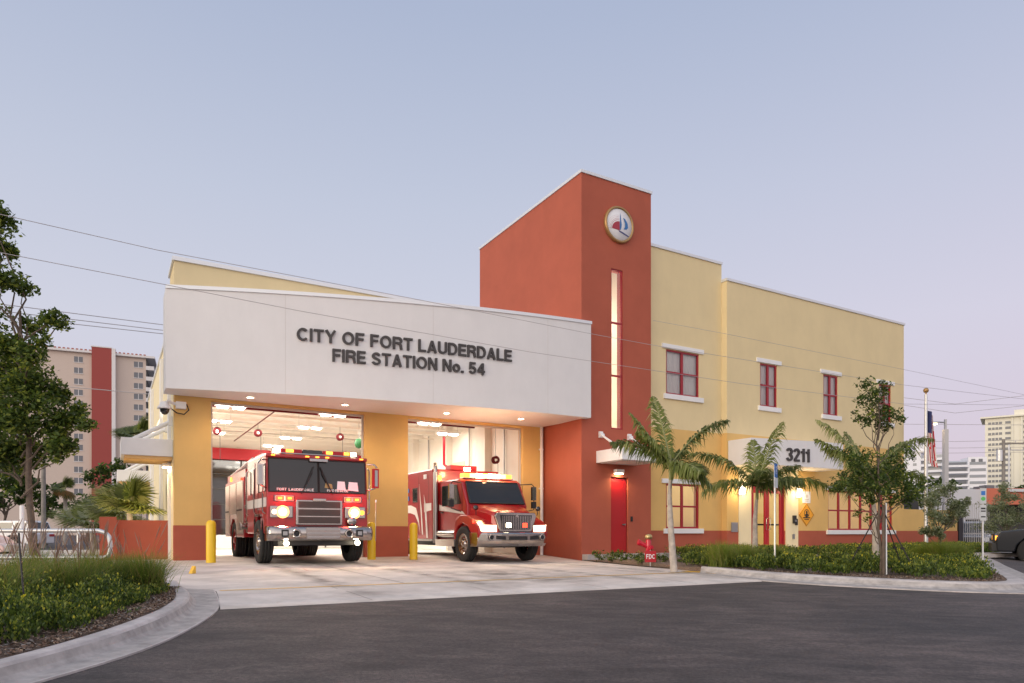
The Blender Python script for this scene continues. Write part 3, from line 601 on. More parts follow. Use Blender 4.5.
# emblem
EM = empty('emblem', (1.43, 0, 10.63)); EM.parent = TWR; EM.scale = (.93, 1, .93); EM['label'] = 'round white seal with gold rim, blue sail and red sunburst'
mb = MB(); mb.lathe([(.62, -.002), (.62, -.07), (.60, -.10), (.555, -.10), (.53, -.075)], 'gold', 48, axis='y'); part(mb, 'rim', EM)
mb = MB(); mb.lathe([(.001, -.07), (.54, -.07), (.56, -.03)], 'seal_white', 48, axis='y'); part(mb, 'disc', EM)
def fl(mb, pts, m, y): mb.add([(x, y, z) for x, z in pts], [tuple(range(len(pts)))], m)
mb = MB(); cx, cz = .0, -.17; EMS = 1.0
fan = [(cx, cz)] + [(cx + .27*math.cos(math.radians(a)), cz + .27*math.sin(math.radians(a))*.95 + .0) for a in range(90, 186, 8)]; fl(mb, fan, 'seal_red', -.078)
for r in (.30, .34, .385, .43):
    for a in range(95, 182, 7): x, z = cx + r*math.cos(math.radians(a)), cz + r*math.sin(math.radians(a)); s = .013*(1 - (r - .3)*3); fl(mb, [(x - s, z), (x, z - s), (x + s, z), (x, z + s)], 'seal_red', -.078)
fl(mb, [(.0, -.14), (.02, .36), (.07, .0), (.04, -.15)], 'seal_blue', -.080)
fl(mb, [(.12, .22), (.20, .19), (.28, .08), (.30, -.04), (.24, -.10), (.14, -.11), (.19, -.03), (.19, .08)], 'seal_blue', -.080)
fl(mb, [(-.04, -.17), (.10, -.2), (.32, -.27), (.32, -.30), (.10, -.245), (-.02, -.21)], 'seal_navy', -.081); part(mb, 'sail_design', EM).scale = (1.22, 1, 1.18)
# awning over the tower door
mb = MB(); mb.box(.56, 2.12, -1.27, -.002, 3.03, 3.40, 'white_trim'); aw = part(mb, 'door_awning', TWR, .01)
mb = MB(); mb.box(.66, 2.02, -1.17, -.1, 3.012, 3.028, 'stucco_white'); part(mb, 'awning_underside', aw)
for x in (.72, 1.86):
    mb = MB(); mb.cyl((x, -.02, 3.93), (x, -.95, 3.42), .035, 'white_trim', n=10); mb.box(x - .07, x + .07, -.06, -.002, 3.83, 4.02, 'white_trim'); mb.cyl((x - .07, -.08, 3.9), (x + .07, -.08, 3.9), .06, 'white_trim', n=10); part(mb, 'brace', aw)
mb = MB(); mb.box(1.25, 1.55, -.16, -.002, 2.74, 2.86, 'white_trim'); wl = part(mb, 'wall_lamp', TWR)
mb = MB(); mb.box(1.27, 1.53, -.145, -.02, 2.72, 2.738, 'lamp_warm'); part(mb, 'lens', wl)
lamp('door_lamp', 'SPOT', (1.4, -.12, 2.70), 45, (1, .70, .35), FS, .06, 165, (0, -.15, -1))

# wing: section 1 and 2 with cut openings
def wall(name, u0, u1, v, thick, z0, z1, openings, bands, label=None):
    """fill a rectangle by cells around openings; bands = [(ztop, material)]"""
    xs = sorted({u0, u1, *[o[0] for o in openings], *[o[1] for o in openings]}); zs = sorted({z0, z1, *[o[2] for o in openings], *[o[3] for o in openings], *[b[0] for b in bands if z0 < b[0] < z1]})
    mb = MB()
    for zi, zj in zip(zs, zs[1:]):
        m = next(b[1] for b in bands if (zi + zj)/2 < b[0]); run = None
        for a, b in zip(xs, xs[1:]):
            inside = any(o[0] <= (a + b)/2 <= o[1] and o[2] <= (zi + zj)/2 <= o[3] for o in openings)
            if inside:
                if run is not None: mb.box(run, a, v, v + thick, zi, zj, m); run = None
            elif run is None: run = a
        if run is not None: mb.box(run, u1, v, v + thick, zi, zj, m)
    return part(mb, name)
bands = [(.93, 'stucco_brick_red'), (4.36, 'stucco_ochre'), (99, 'stucco_cream')]
w1 = [(3.58, 5.09, 5.52, 7.02), (3.58, 5.09, 1.0, 2.50)]
w2 = [(7.87, 8.78, 5.46, 7.02), (11.44, 12.33, 5.45, 7.02), (15.03, 15.87, 5.45, 7.02), (11.73, 15.96, .96, 2.50), (7.40, 9.22, .23, 2.58)]
s1 = wall('wing_wall', 2.79, 6.18, .15, .25, 0, 10.33, w1, bands)
s2 = wall('long_wing_wall', 6.18, 16.79, -.1, .25, 0, 9.70, w2, bands)
mb = MB(); mb.box(2.795, 6.19, .11, .45, 10.33, 10.42, 'coping_metal'); mb.box(6.14, 6.19, .45, 9, 10.33, 10.42, 'coping_metal'); mb.box(6.15, 16.83, -.14, .2, 9.70, 9.79, 'coping_metal'); part(mb, 'wing_coping')
mb = MB(); mb.box(16.55, 16.79, .15, 12, 0, 9.70, 'stucco_cream'); mb.box(2.8, 16.55, 11.8, 12, 0, 9.7, 'stucco_cream'); mb.box(6.0, 6.18, .4, 9, 9.7, 10.33, 'stucco_cream'); mb.box(2.8, 16.6, .2, 12, 9.3, 9.45, 'coping_metal'); part(mb, 'wing_back_wall')
mb = MB(); mb.box(2.8, 16.5, .3, 4.0, 4.3, 4.45, 'interior_white'); mb.box(2.8, 16.5, 4.0, 4.1, .2, 4.3, 'stucco_light'); mb.box(2.8, 16.5, .2, 4, .05, .2, 'interior_deck'); part(mb, 'lobby_room')
wA = window(3.58, 5.09, 5.52, 7.02, .15, backing='blind'); window(3.58, 5.09, 1.0, 2.50, .15, backing=None)
for o in w2[:3]: window(*o, -.1, backing='blind_pale')
window(*w2[3], -.1, cols=6, backing=None)
lamp('lobby_glow', 'AREA', (8.3, 2.2, 4.2), 75, (1, .84, .46), FS, 1.6, aim=(0, 0, -1)); lamp('office_glow', 'AREA', (4.4, 2.0, 4.2), 42, (1, .84, .44), FS, 1.6, aim=(0, 0, -1)); lamp('office_glow', 'AREA', (13.8, 2.0, 4.2), 85, (1, .84, .44), FS, 2.2, aim=(0, 0, -1))
# furniture glimpsed behind lower window / doors
mb = MB(); mb.box(3.7, 5.2, 2.2, 2.9, .9, .95, 'wood_grey'); mb.box(3.8, 3.86, 2.3, 2.8, .2, .9, 'wood_grey'); mb.box(5.1, 5.16, 2.3, 2.8, .2, .9, 'wood_grey'); mb.box(7.6, 8.6, 3.2, 3.7, .6, .64, 'wood_grey'); mb.box(7.6, 8.6, 3.66, 3.7, .64, 1.1, 'wood_grey'); mb.box(7.65, 7.7, 3.25, 3.6, .2, .6, 'wood_grey'); mb.box(8.5, 8.55, 3.25, 3.6, .2, .6, 'wood_grey')
part(mb, 'counter')
# entrance portal, doors
mb = MB(); mb.box(6.75, 7.38, -.13, -.102, .05, 3.25, 'stucco_light'); mb.box(9.24, 9.93, -.13, -.102, .05, 3.25, 'stucco_light'); mb.box(7.38, 9.24, -.13, -.102, 2.60, 3.25, 'stucco_light'); part(mb, 'entrance_surround')
mb = MB(); fr = 'red_frame'
mb.box(7.40, 7.48, -.06, .06, .14, 2.57, fr); mb.box(9.14, 9.22, -.06, .06, .14, 2.57, fr); mb.box(7.48, 9.14, -.06, .06, 2.45, 2.57, fr); ed = part(mb, 'entrance_frame')
for a, b, s in ((7.49, 8.30, 1), (8.32, 9.13, -1)):
    mb = MB(); mb.box(a, a + .11, -.04, .02, .16, 2.44, 'sign_red'); mb.box(b - .11, b, -.04, .02, .16, 2.44, 'sign_red'); mb.box(a + .11, b - .11, -.04, .02, .16, .40, 'sign_red'); mb.box(a + .11, b - .11, -.04, .02, 2.30, 2.44, 'sign_red'); d = part(mb, 'entrance_door', ed)
    mb = MB(); mb.quad((a + .1, -.01, .38), (b - .1, -.01, .38), (b - .1, -.01, 2.32), (a + .1, -.01, 2.32), 'clear_glass'); part(mb, 'pane', d)
    x = b - .06 if s > 0 else a + .06
    mb = MB(); mb.tube([(x, -.04, .95), (x - s*.04, -.11, .97), (x - s*.04, -.11, 1.38), (x, -.04, 1.40)], .014, 'chrome', 8); part(mb, 'handle', d)
    mb = MB(); mb.box(a + .1, b - .1, .02, .05, 1.12, 1.18, 'black'); part(mb, 'push_bar', d)
# canopy with street number
def carc(u): return -1.25 + .014*(u - 9.6)**2
mb = MB(); V = []; cu = [6.24 + (11.05 - 6.24)*i/20 for i in range(21)]
for u in cu: zz = lerp(u, [(6.02, 4.08), (7.5, 4.10), (11.05, 4.17)]); V += [(u, carc(u), 3.20), (u, carc(u), zz), (u, -.105, zz), (u, -.105, 3.20)]
mb.add(V, [(4*i + j, 4*i + 4 + j, 4*i + 4 + (j + 1) % 4, 4*i + (j + 1) % 4) for i in range(20) for j in range(4)] + [(0, 1, 2, 3), (83, 82, 81, 80)], 'stucco_white'); ec = part(mb, 'entrance_canopy')
sign_line('3211', 7.87, 9.05, 3.36, 3.83, 'dark_letter', .03, lambda u: carc(u), .05, 'street_number', ec)
for px, py in ((741.5, 490), (798.8, 493)):
    u = pu(px, -.2); z = H + (532 - py)/F*W(u, -.2)[1]
    mb = MB(); mb.box(u - .08, u + .08, -.17, -.131, z - .18, z + .18, 'white_trim'); wl = part(mb, 'wall_lamp')
    mb = MB(); mb.lathe([(.001, -.15), (.075, -.13), (.085, 0), (.075, .13), (.001, .15)], 'lamp_entry', 14, (u, -.26, z)); part(mb, 'lamp_shade', wl)
    lamp('entry_lamp', 'POINT', (u, -.40, z), 32, (1, .70, .34), FS, .09)
mb = MB(); mb.box(6.38, 6.70, -.13, -.101, .88, 1.22, 'steel'); part(mb, 'wall_plaque')
mb = MB(); mb.box(9.60, 9.75, -.20, -.131, 1.2, 1.5, 'black'); mb.box(9.75, 9.86, -.17, -.131, 1.14, 1.38, 'black'); mb.cyl((9.69, -.2, 1.3), (9.69, -.22, 1.3), .04, 'steel'); part(mb, 'intercom')
mb = MB(); mb.box(9.58, 9.70, -.16, -.131, .62, .80, 'steel'); part(mb, 'outlet_box')
# yard wall right of wing
YW = MB(); YW.box(16.8, 21.0, -.08, .15, .93, 1.86, 'stucco_ochre'); YW.box(16.8, 21.02, -.1, .17, 0, .93, 'stucco_brick_red'); YW.build('yard_wall', loc=(X0, Y0, 0), rz=TH, label='low ochre and brick red yard wall running on from the wing, behind the flagpole', cat='wall')
# left: planter wall, awnings
mb = MB(); mb.box(-12.42, -11.155, 3.30, 3.5, .1, 1.19, 'stucco_brick_red'); mb.box(-12.80, -12.42, 3.1, 3.5, .1, 1.27, 'stucco_brick_red'); pw = mb.build('planter_wall', loc=(X0, Y0, 0), rz=TH, label='low brick red planter wall with a taller end post, left of the engine bays', cat='planter wall')
for v0, dep in ((2.62, 1.7), (13.3, 2.2)):
    mb = MB(); mb.box(-12.33, -11.152, v0, v0 + dep, 2.84, 3.28, 'white_trim'); aw = part(mb, 'side_awning', FS, .01)
    mb = MB(); mb.box(-12.25, -11.16, v0 + .06, v0 + dep - .06, 2.76, 2.838, 'awning_ochre'); part(mb, 'awning_underside', aw)
    for vv in (v0 + .15, v0 + dep - .15):
        mb = MB(); mb.cyl((-12.05, vv, 3.26), (-11.17, vv, 3.78), .055, 'white_trim', n=10); mb.box(-11.24, -11.152, vv - .08, vv + .08, 3.66, 3.9, 'white_trim'); part(mb, 'brace', aw)
    mb = MB(); mb.box(-11.36, -11.17, v0 + .45, v0 + .75, 2.62, 2.7, 'white_trim'); wl = part(mb, 'wall_lamp')
    mb = MB(); mb.box(-11.35, -11.18, v0 + .47, v0 + .73, 2.60, 2.618, 'lamp_warm'); part(mb, 'lens', wl)
    lamp('awning_lamp', 'SPOT', (-11.5, v0 + .6, 2.58), 60, (1, .70, .36), FS, .06, 160, (-.25, 0, -1))
# security camera
mb = MB(); mb.box(-11.12, -10.88, 2.05, 2.168, 4.02, 4.20, 'white_trim'); scm = part(mb, 'security_camera', FS, .01)
mb = MB(); mb.tube([(-11.1, 2.1, 4.12), (-11.3, 2.02, 4.18), (-11.38, 2.0, 4.1)], .04, 'white_trim', 8); mb.lathe([(.001, .16), (.08, .15), (.11, .08), (.17, 0), (.17, -.03), (.001, -.03)], 'white_trim', 20, (-11.38, 2.0, 4.0)); part(mb, 'camera_housing', scm)
mb = MB(); mb.lathe([(.11, -.03), (.10, -.10), (.06, -.16), (.001, -.18)], 'dark_glass', 20, (-11.38, 2.0, 4.0)); part(mb, 'dome', scm)
mb = MB(); mb.tube([(-10.87, 2.1, 4.15), (-10.82, 2.08, 4.0), (-10.93, 2.07, 3.88), (-11.1, 2.05, 3.9), (-11.22, 2.0, 3.98)], .016, 'black', 6); part(mb, 'cable', scm)
mb = MB(); mb.box(-5.95, -5.87, 2.12, 2.154, .60, .74, 'steel'); part(mb, 'outlet_box')

# hose reels hanging in the bays
def reel(px, py, Y, label, m='reel_red', r=.14):
    x = at(px, Y); z = H + (532 - py)/F*Y; e = empty('hanging_cord_reel', (x, Y, z), TH, label=label, cat='cord reel', group='cord reels hanging from the bay ceiling')
    mb = MB(); mb.lathe([(r*.5, -.07), (r, -.06), (r, -.04), (r*.7, -.03), (r*.7, .03), (r, .04), (r, .06), (r*.5, .07)], m, 20, axis='y'); mb.lathe([(.001, -.08), (r*.28, -.075)], 'white_trim', 16, axis='y'); mb.build('drum', e)
    mb = MB(); mb.tube([(0, 0, r*.9), (0, 0, 4.88 - z)], .012, 'steel', 5); mb.tube([(r*.7, 0, 0), (r*.75, 0, -1.1)], .008, 'black', 5); mb.build('cord', e)
reel(258, 433, 25.5, 'red round cord reel hanging above the back of the fire engine'); reel(340, 437, 26.5, 'red round cord reel hanging above the right half of the fire engine windscreen'); reel(217, 431, 25, 'dark red cord reel hanging beside the left edge of the left bay'); reel(495.5, 460, 24.5, 'brown round cord reel hanging in front of the white wall above the ambulance')
x, Y = at(359, 25.5), 25.5; mb = MB(); mb.lathe([(.001, -.19), (.12, -.15), (.17, 0), (.12, .15), (.001, .19)], 'ball_green', 14); mb.tube([(0, 0, .18), (0, 0, .75)], .008, 'steel', 5); mb.build('hanging_ball', loc=(x, Y, 4.12), label='green ball hanging from the bay ceiling above the engine roof', cat='hanging ball')

# bollards
b0 = None
for px, u, v, lab in ((211, -10.3, .95, 'yellow steel bollard at the left pier, left of the fire engine'), (371.5, -6.05, 1.15, 'yellow steel bollard half hidden behind the fire engine bumper'), (413.5, -4.85, .95, 'yellow steel bollard between the middle pier and the ambulance')):
    u = pu(px, v); x, y = W(u, v); loc = (x, y, zg(u, v))
    if b0 is None:
        mb = MB(); mb.lathe([(.115, 0), (.115, .94), (.105, .99), (.07, 1.03), (.001, 1.045)], 'bollard_yellow', 24); b0 = mb.build('bollard', loc=loc, label=lab, cat='bollard', group='yellow bollards in front of the bays')
    else: dup(b0, loc, label=lab)

# ------------------------------------------------------------------ wheels
def wheel(parent, x, y, r, w, side, rim='chrome', steer=0, hub='steel'):
    e = empty('wheel', (x, y, r), steer); e.parent = parent
    mb = MB(); s = w/2
    mb.lathe([(r*.60, -s*.85), (r*.80, -s), (r*.95, -s*.96), (r, -s*.78), (r, -s*.52), (r*.975, -s*.5), (r*.975, -s*.42), (r, -s*.4), (r, -s*.05), (r*.975, -s*.04), (r*.975, s*.04), (r, s*.05), (r, s*.4), (r*.975, s*.42), (r*.975, s*.5), (r, s*.52), (r, s*.78), (r*.95, s*.96), (r*.80, s), (r*.60, s*.85)], 'rubber', 40, axis='x'); mb.build('tyre', e)
    mb = MB(); o = side*s
    mb.lathe([(r*.62, o*.80), (r*.56, o*.85), (r*.52, o*.55), (r*.22, o*.45), (r*.20, o*.8), (r*.14, o*.98), (.001, o)], rim, 28, axis='x')
    for k in range(10): a = 2*PI*k/10; mb.cyl((o*.45, r*.33*math.cos(a), r*.33*math.sin(a)), (o*.62, r*.33*math.cos(a), r*.33*math.sin(a)), r*.035, hub, n=6)
    mb.build('rim', e); return e

# ------------------------------------------------------------------ fire engine (local x right, y back, z up)
eu, ev = -8.2, -.99; ex, ey = W(eu, ev)
FE = empty('fire_engine', (ex, ey, .115), TH, label='red fire engine with glowing headlights and flashing roof lights nosing out of the left bay', cat='fire engine')
def P(mb, name, parent=FE, bevel=0, **t): return mb.build(name, parent, bevel=bevel, **t)
fy = .38
mb = MB()  # cab shell
mb.prism([(fy, .72), (fy, 1.60), (fy + .02, 1.70), (fy + .10, 2.52), (fy + .16, 2.62), (3.0, 2.64), (3.0, .72), (1.85, .72), (1.85, .95), (1.7, 1.13), (1.4, 1.2), (1.1, 1.15), (.86, 1.0), (.78, .72)], 'x', -1.21, 1.21, 'fire_red'); cabo = P(mb, 'cab', bevel=.03)
mb = MB(); mb.box(-.98, .98, fy - .1, 2.6, .45, .8, 'black'); mb.box(-.4, .4, .5, 7.0, .45, .85, 'black'); mb.cyl((-.9, 1.4, .5), (.9, 1.4, .5), .09, 'black'); P(mb, 'chassis')
def fpt(x, z):   # point on the sloping windscreen plane
    t = (z - 1.70)/(2.52 - 1.70); return (x, fy + .02 + .08*t, z)
for a, b in ((-1.16, -.015), (.015, 1.16)):
    mb = MB(); pts = [fpt(a, 1.715), fpt(b, 1.715), fpt(b, 2.50), fpt(a, 2.50)]; pts = [(p[0], p[1] - .006, p[2]) for p in pts]; mb.quad(*pts, 'tinted_glass'); wn = P(mb, 'windscreen')
    if a > 0:
        for q0, q1, z_ in ((.44, .66, 1.80), (.72, .98, 1.79)): g2 = MB(); g2.quad(*[(x_, y_ - .012, zz_) for x_, y_, zz_ in (fpt(q0, z_), fpt(q1, z_ - .02), fpt(q1 - .02, z_ + .2), fpt(q0 + .02, z_ + .21))], 'sign_white'); P(g2, 'paper', wn)
        g2 = MB(); g2.quad(*[(x_, y_ - .012, zz_) for x_, y_, zz_ in (fpt(.14, 1.84), fpt(.34, 1.82), fpt(.32, 1.93), fpt(.17, 1.96))], 'gold'); P(g2, 'dash_item', wn)
    mb = MB()
    for (q, r_) in ((0, 1), (1, 2), (2, 3), (3, 0)): mb.tube([Vector(pts[q]) + Vector((0, -.004, 0)), Vector(pts[r_]) + Vector((0, -.004, 0))], .014, 'rubber', 6)
    P(mb, 'window_seal', wn)
for txt, a, b in (('FORT', -.98, -.76), ('LAUDERDALE', -.71, -.12), ('FIRE-RESCUE', .2, .72)):
    vs, fs = text_geo(txt, 1, .0, .02); x0 = min(v[0] for v in vs); w = max(v[0] for v in vs) - x0
    mb = MB(); mb.add([(a + (v[0] - x0)/w*(b - a), fpt(0, 1.745 + v[1]*.06)[1] - .012 - v[2]*.05, 1.745 + v[1]*.06) for v in vs], fs, 'white_paint'); P(mb, 'lettering')
mb = MB(); mb.box(.42, .62, fy - .0, fy + .05, 1.83, 1.98, 'sign_white'); mb.box(.66, .86, fy, fy + .05, 1.80, 1.95, 'sign_white')
for k, x in ((-1, -.42), (1, .34)):
    mb = MB(); mb.tube([(x, fy - .03, 1.68), (x + .2*k*-1, fy + .01, 2.05), (x + .27*k*-1, fy + .02, 2.2)], .012, 'black', 5); mb.tube([(x - .3*k*.2, fy - .02, 1.78), (x + .3*k*-1, fy + .03, 2.34)], .015, 'black', 5); P(mb, 'wiper')
# roof visor with markers
mb = MB(); mb.box(-1.22, 1.22, fy + .05, fy + .3, 2.53, 2.61, 'fire_red'); P(mb, 'roof_visor', bevel=.02)
mb = MB(); mb.box(-.22, .22, fy + .0, fy + .05, 2.46, 2.53, 'steel'); P(mb, 'air_horn_cover', bevel=.01)
for x in (-1.06, -.27, -.03, .21, 1.06):
    mb = MB(); mb.box(x - .045, x + .045, fy + .02, fy + .052, 2.555, 2.59, 'marker'); P(mb, 'marker_light', bevel=.008)
# lightbar
mb = MB(); mb.box(-1.02, 1.02, .55, .85, 2.63, 2.66, 'steel')
for x0, x1, m in ((-.99, -.88, 'warn_white'), (-.86, -.36, 'sign_red'), (-.34, .12, 'tinted_glass'), (.14, .84, 'sign_red'), (.86, .97, 'warn_white')): mb.box(x0, x1, .56, .84, 2.66, 2.75, m)
for x0, x1 in ((-.74, -.56), (.22, .38), (.66, .80)): mb.box(x0, x1, .545, .559, 2.67, 2.74, 'warn_amber')
mb.box(-.62, .50, .86, .9, 2.64, 2.70, 'steel')
P(mb, 'light_bar', bevel=.015)
# grille
mb = MB(); mb.box(-.56, .56, fy - .06, fy - .001, .93, 1.53, 'chrome'); gr = P(mb, 'grille', bevel=.015)
mb = MB()
for z0 in (.97, 1.15, 1.34): mb.box(-.50, .50, fy - .075, fy - .0601, z0, z0 + .155, 'grey_mesh')
P(mb, 'grille_mesh', gr)
mb = MB(); mb.box(-.16, .16, fy - .09, fy - .062, 1.50, 1.57, 'chrome'); P(mb, 'badge', gr, bevel=.02)
# light clusters
for s in (-1, 1):
    mb = MB(); mb.box(min(s*.62, s*1.14), max(s*.62, s*1.14), fy - .05, fy - .002, 1.10, 1.38, 'chrome'); hl = P(mb, 'headlight', bevel=.02)
    mb = MB(); mb.lathe([(.15, -.005), (.145, -.02), (.085, -.012)], 'head_halo', 24, (s*.86, fy - .05, 1.24), 'y'); P(mb, 'halo_ring', hl)  # emissive amber ring added to imitate the warm halo around the lamp
    mb = MB(); mb.cyl((s*.86, fy - .05, 1.24), (s*.86, fy - .065, 1.24), .085, 'headlight'); P(mb, 'lens', hl)
    mb = MB(); mb.cyl((s*1.05, fy - .05, 1.24), (s*1.05, fy - .062, 1.24), .06, 'marker' if s > 0 else 'head_soft'); P(mb, 'turn_signal', hl)
    mb = MB(); mb.box(min(s*.60, s*1.04), max(s*.60, s*1.04), fy - .04, fy - .002, 1.49, 1.63, 'chrome'); wq = P(mb, 'warning_light', bevel=.01)
    for q in (.70, .92): mb = MB(); mb.box(s*q - .09, s*q + .09, fy - .055, fy - .041, 1.51, 1.61, 'warn_red'); mb.box(s*q - .045, s*q + .045, fy - .062, fy - .0551, 1.535, 1.585, 'marker'); P(mb, 'lens', wq)
    lamp('headlight_beam', 'SPOT', (s*.86, fy - .12, 1.2), 130, (1, .78, .5), FE, .08, 100, (0, -1, -.28))
    lamp('warning_glow', 'POINT', (s*.8, fy - .3, 1.56), 12, (1, .05, .03), FE, .08)
mb = MB(); mb.lathe([(.001, -.11), (.10, -.10), (.13, -.04), (.13, .02)], 'chrome', 20, (.78, fy - .05, 1.02), 'y'); P(mb, 'siren')
# bumper
mb = MB(); V = []; sec = [(.30, .56), (.07, .56), (.02, .60), (-.01, .66), (-.02, .73), (-.01, .80), (.02, .86), (.07, .90), (.30, .90)]
bp2 = [(-1.22, .30), (-1.25, .12), (-1.19, .03), (-1.05, 0), (0, -.01), (1.05, 0), (1.19, .03), (1.25, .12), (1.22, .30)]
for x, y in bp2:
    for d, z in sec: V.append((x, max(y, 0) + d if y < .25 else .34, z))
K_ = len(sec); mb.add(V, [(i*K_ + j, (i + 1)*K_ + j, (i + 1)*K_ + (j + 1) % K_, i*K_ + (j + 1) % K_) for i in range(len(bp2) - 1) for j in range(K_)], 'chrome', True)
bp_ = P(mb, 'front_bumper')
mb = MB(); mb.box(-.40, .40, -.05, .03, .60, .87, 'chrome')
for k in range(3): mb.box(-.38, .38, -.058, -.0501, .64 + k*.09, .66 + k*.09, 'steel')
P(mb, 'bumper_panel', bp_)
for s in (-1, 1):
    mb = MB(); mb.lathe([(.10, .02), (.10, -.06), (.085, -.07), (.06, -.05), (.055, -.03), (.001, -.03)], 'chrome', 20, (s*.62, 0, .73), 'y'); mb.cyl((s*.62, -.035, .73), (s*.62, -.05, .73), .045, 'black'); mb.box(s*.88 - .08, s*.88 + .08, -.04, .0, .65, .82, 'black'); mb.box(s*.88 - .05, s*.88 + .05, -.046, -.0401, .69, .78, 'steel'); P(mb, 'siren_speaker', bp_)
    mb = MB(); mb.cyl((s*.84, .06, .50), (s*.84, .0, .50), .055, 'warn_white'); P(mb, 'fog_light', bp_)
mb = MB(); mb.box(-1.215, -1.205, .15, .3, .6, .86, 'warn_amber'); P(mb, 'side_marker', bp_)
# cab sides: windows, doors, stripe, rails, fender trims, mirrors
for s in (-1, 1):
    X = s*1.214
    def sb(y0, y1, z0, z1, m, t=.012): mb.box(min(X, X + s*t), max(X, X + s*t), y0, y1, z0, z1, m)
    mb = MB(); sb(.52, 1.42, 1.72, 2.38, 'tinted_glass'); P(mb, 'side_window'); mb = MB(); sb(1.9, 2.55, 1.72, 2.38, 'tinted_glass'); P(mb, 'side_window')
    mb = MB(); sb(.42, 1.60, 1.36, 1.58, 'white_paint', .008); sb(1.61, 2.96, 1.36, 1.58, 'white_paint', .008); P(mb, 'side_stripe')
    mb = MB(); sb(1.0, 1.82, .72, .76, 'chrome', .03); sb(.93, .99, .74, 1.1, 'chrome', .03); sb(1.80, 1.86, .74, 1.1, 'chrome', .03); sb(.99, 1.80, 1.14, 1.20, 'chrome', .03); P(mb, 'fender_trim')
    for y in (.48, 1.62, 2.72): mb = MB(); mb.tube([(X + s*.02, y, 1.2), (X + s*.07, y, 1.25), (X + s*.07, y, 2.3), (X + s*.02, y, 2.35)], .018, 'chrome', 6); P(mb, 'grab_rail')
    mb = MB(); mb.box(min(X, X + s*.008), max(X, X + s*.008), 1.44, 1.455, .8, 2.5, 'black'); mb.box(min(X, X + s*.008), max(X, X + s*.008), 1.87, 1.885, .8, 2.5, 'black'); mb.box(min(X, X + s*.04), max(X, X + s*.04), 1.30, 1.42, 1.30, 1.34, 'chrome'); P(mb, 'cab_door_line')
    mb = MB(); mb.tube([(X, .45, 2.46), (s*1.36, .30, 2.44), (s*1.42, .28, 2.36)], .02, 'chrome', 6); mb.tube([(X, .45, 1.8), (s*1.36, .30, 1.85), (s*1.42, .28, 1.9)], .02, 'chrome', 6); mb.box(s*1.38 - .07, s*1.38 + .07, .22, .34, 1.86, 2.34, 'sign_red' if s > 0 else 'chrome'); mb.box(s*1.38 - .035, s*1.38 + .035, .214, .2199, 1.9, 2.3, 'steel'); P(mb, 'mirror')
# pump panel, body
mb = MB(); mb.box(-1.15, 1.15, 3.03, 3.62, .75, 2.25, 'diamond_plate')
for s in (-1, 1):
    for k in range(6): mb.cyl((s*1.15, 3.15 + .17*(k % 3), 1.1 + .35*(k//3)), (s*1.20, 3.15 + .17*(k % 3), 1.1 + .35*(k//3)), .06, 'chrome' if k % 2 else 'fire_red', n=12)
    mb.cyl((s*1.15, 3.3, .92), (s*1.32, 3.3, .92), .09, 'chrome'); mb.cyl((s*1.32, 3.3, .92), (s*1.36, 3.3, .92), .11, 'steel')
P(mb, 'pump_panel')
mb = MB(); mb.prism([(3.64, .62), (3.64, 2.28), (7.1, 2.28), (7.1, .62), (6.1, .62), (6.0, .95), (5.7, 1.15), (5.3, 1.15), (5.0, .95), (4.9, .62)], 'x', -1.2, 1.2, 'fire_red'); bd = P(mb, 'rear_body', bevel=.015)
for s in (-1, 1):
    for y0, y1, z0 in ((3.72, 4.78, .72), (4.92, 6.08, 1.28), (6.18, 7.0, .72)):
        mb = MB(); X = s*1.204; mb.box(min(X, X + s*.01), max(X, X + s*.01), y0, y1, z0, 2.18, 'silver_shutter')
        k = z0 + .04
        while k < 2.15: mb.box(min(X, X + s*.018), max(X, X + s*.018), y0 + .02, y1 - .02, k, k + .035, 'silver_shutter'); k += .055
        mb.box(min(X, X + s*.03), max(X, X + s*.03), y0 + .1, y1 - .1, 1.36, 1.40, 'black') if z0 < 1 else None
        P(mb, 'roll_up_door', bd)
mb = MB()   # hose bed cover, ladders
mb.box(-1.15, -.2, 3.7, 7.0, 2.28, 2.50, 'fire_red'); mb.box(.2, 1.15, 3.7, 7.0, 2.28, 2.46, 'fire_red'); P(mb, 'hose_bed')
for x in (-1.05,):
    mb = MB(); mb.tube([(x, 3.1, 2.74), (x, 7.2, 2.52)], .03, 'steel', 6); mb.tube([(x + .42, 3.1, 2.74), (x + .42, 7.2, 2.52)], .03, 'steel', 6)
    for k in range(14): y = 3.2 + k*.3; z = 2.74 - (y - 3.1)*.0537; mb.tube([(x, y, z), (x + .42, y, z)], .018, 'steel', 5)
    for y in (3.4, 6.6): mb.box(x - .02, x + .44, y, y + .05, 2.5, 2.72 - (y - 3.1)*.0537, 'steel')
    P(mb, 'ladder')
mb = MB(); mb.box(-1.05, -.1, 1.9, 2.9, 2.62, 2.76, 'white_trim'); P(mb, 'roof_unit', bevel=.03)
mb = MB(); mb.cyl((-1.12, 6.2, 2.3), (-1.12, 6.2, 2.42), .07, 'warn_amber'); P(mb, 'beacon'); mb = MB(); mb.box(-1.24, -1.2, 3.9, 4.1, 2.2, 2.27, 'warn_red'); P(mb, 'side_warning_light')
for x, s in ((-1.04, -1), (1.04, 1)):
    wheel(FE, x*1.06, 1.36, .53, .31, s, 'chrome'); wheel(FE, x, 5.5, .53, .30, s, 'fire_red'); wheel(FE, x*.70, 5.5, .53, .28, s, 'steel')
mb = MB(); mb.tube([(1.32, .1, .55), (1.33, .1, 1.5)], .008, 'steel', 5); mb.cyl((1.33, .1, 1.5), (1.33, .1, 1.56), .02, 'white_trim', n=8); P(mb, 'corner_pole')

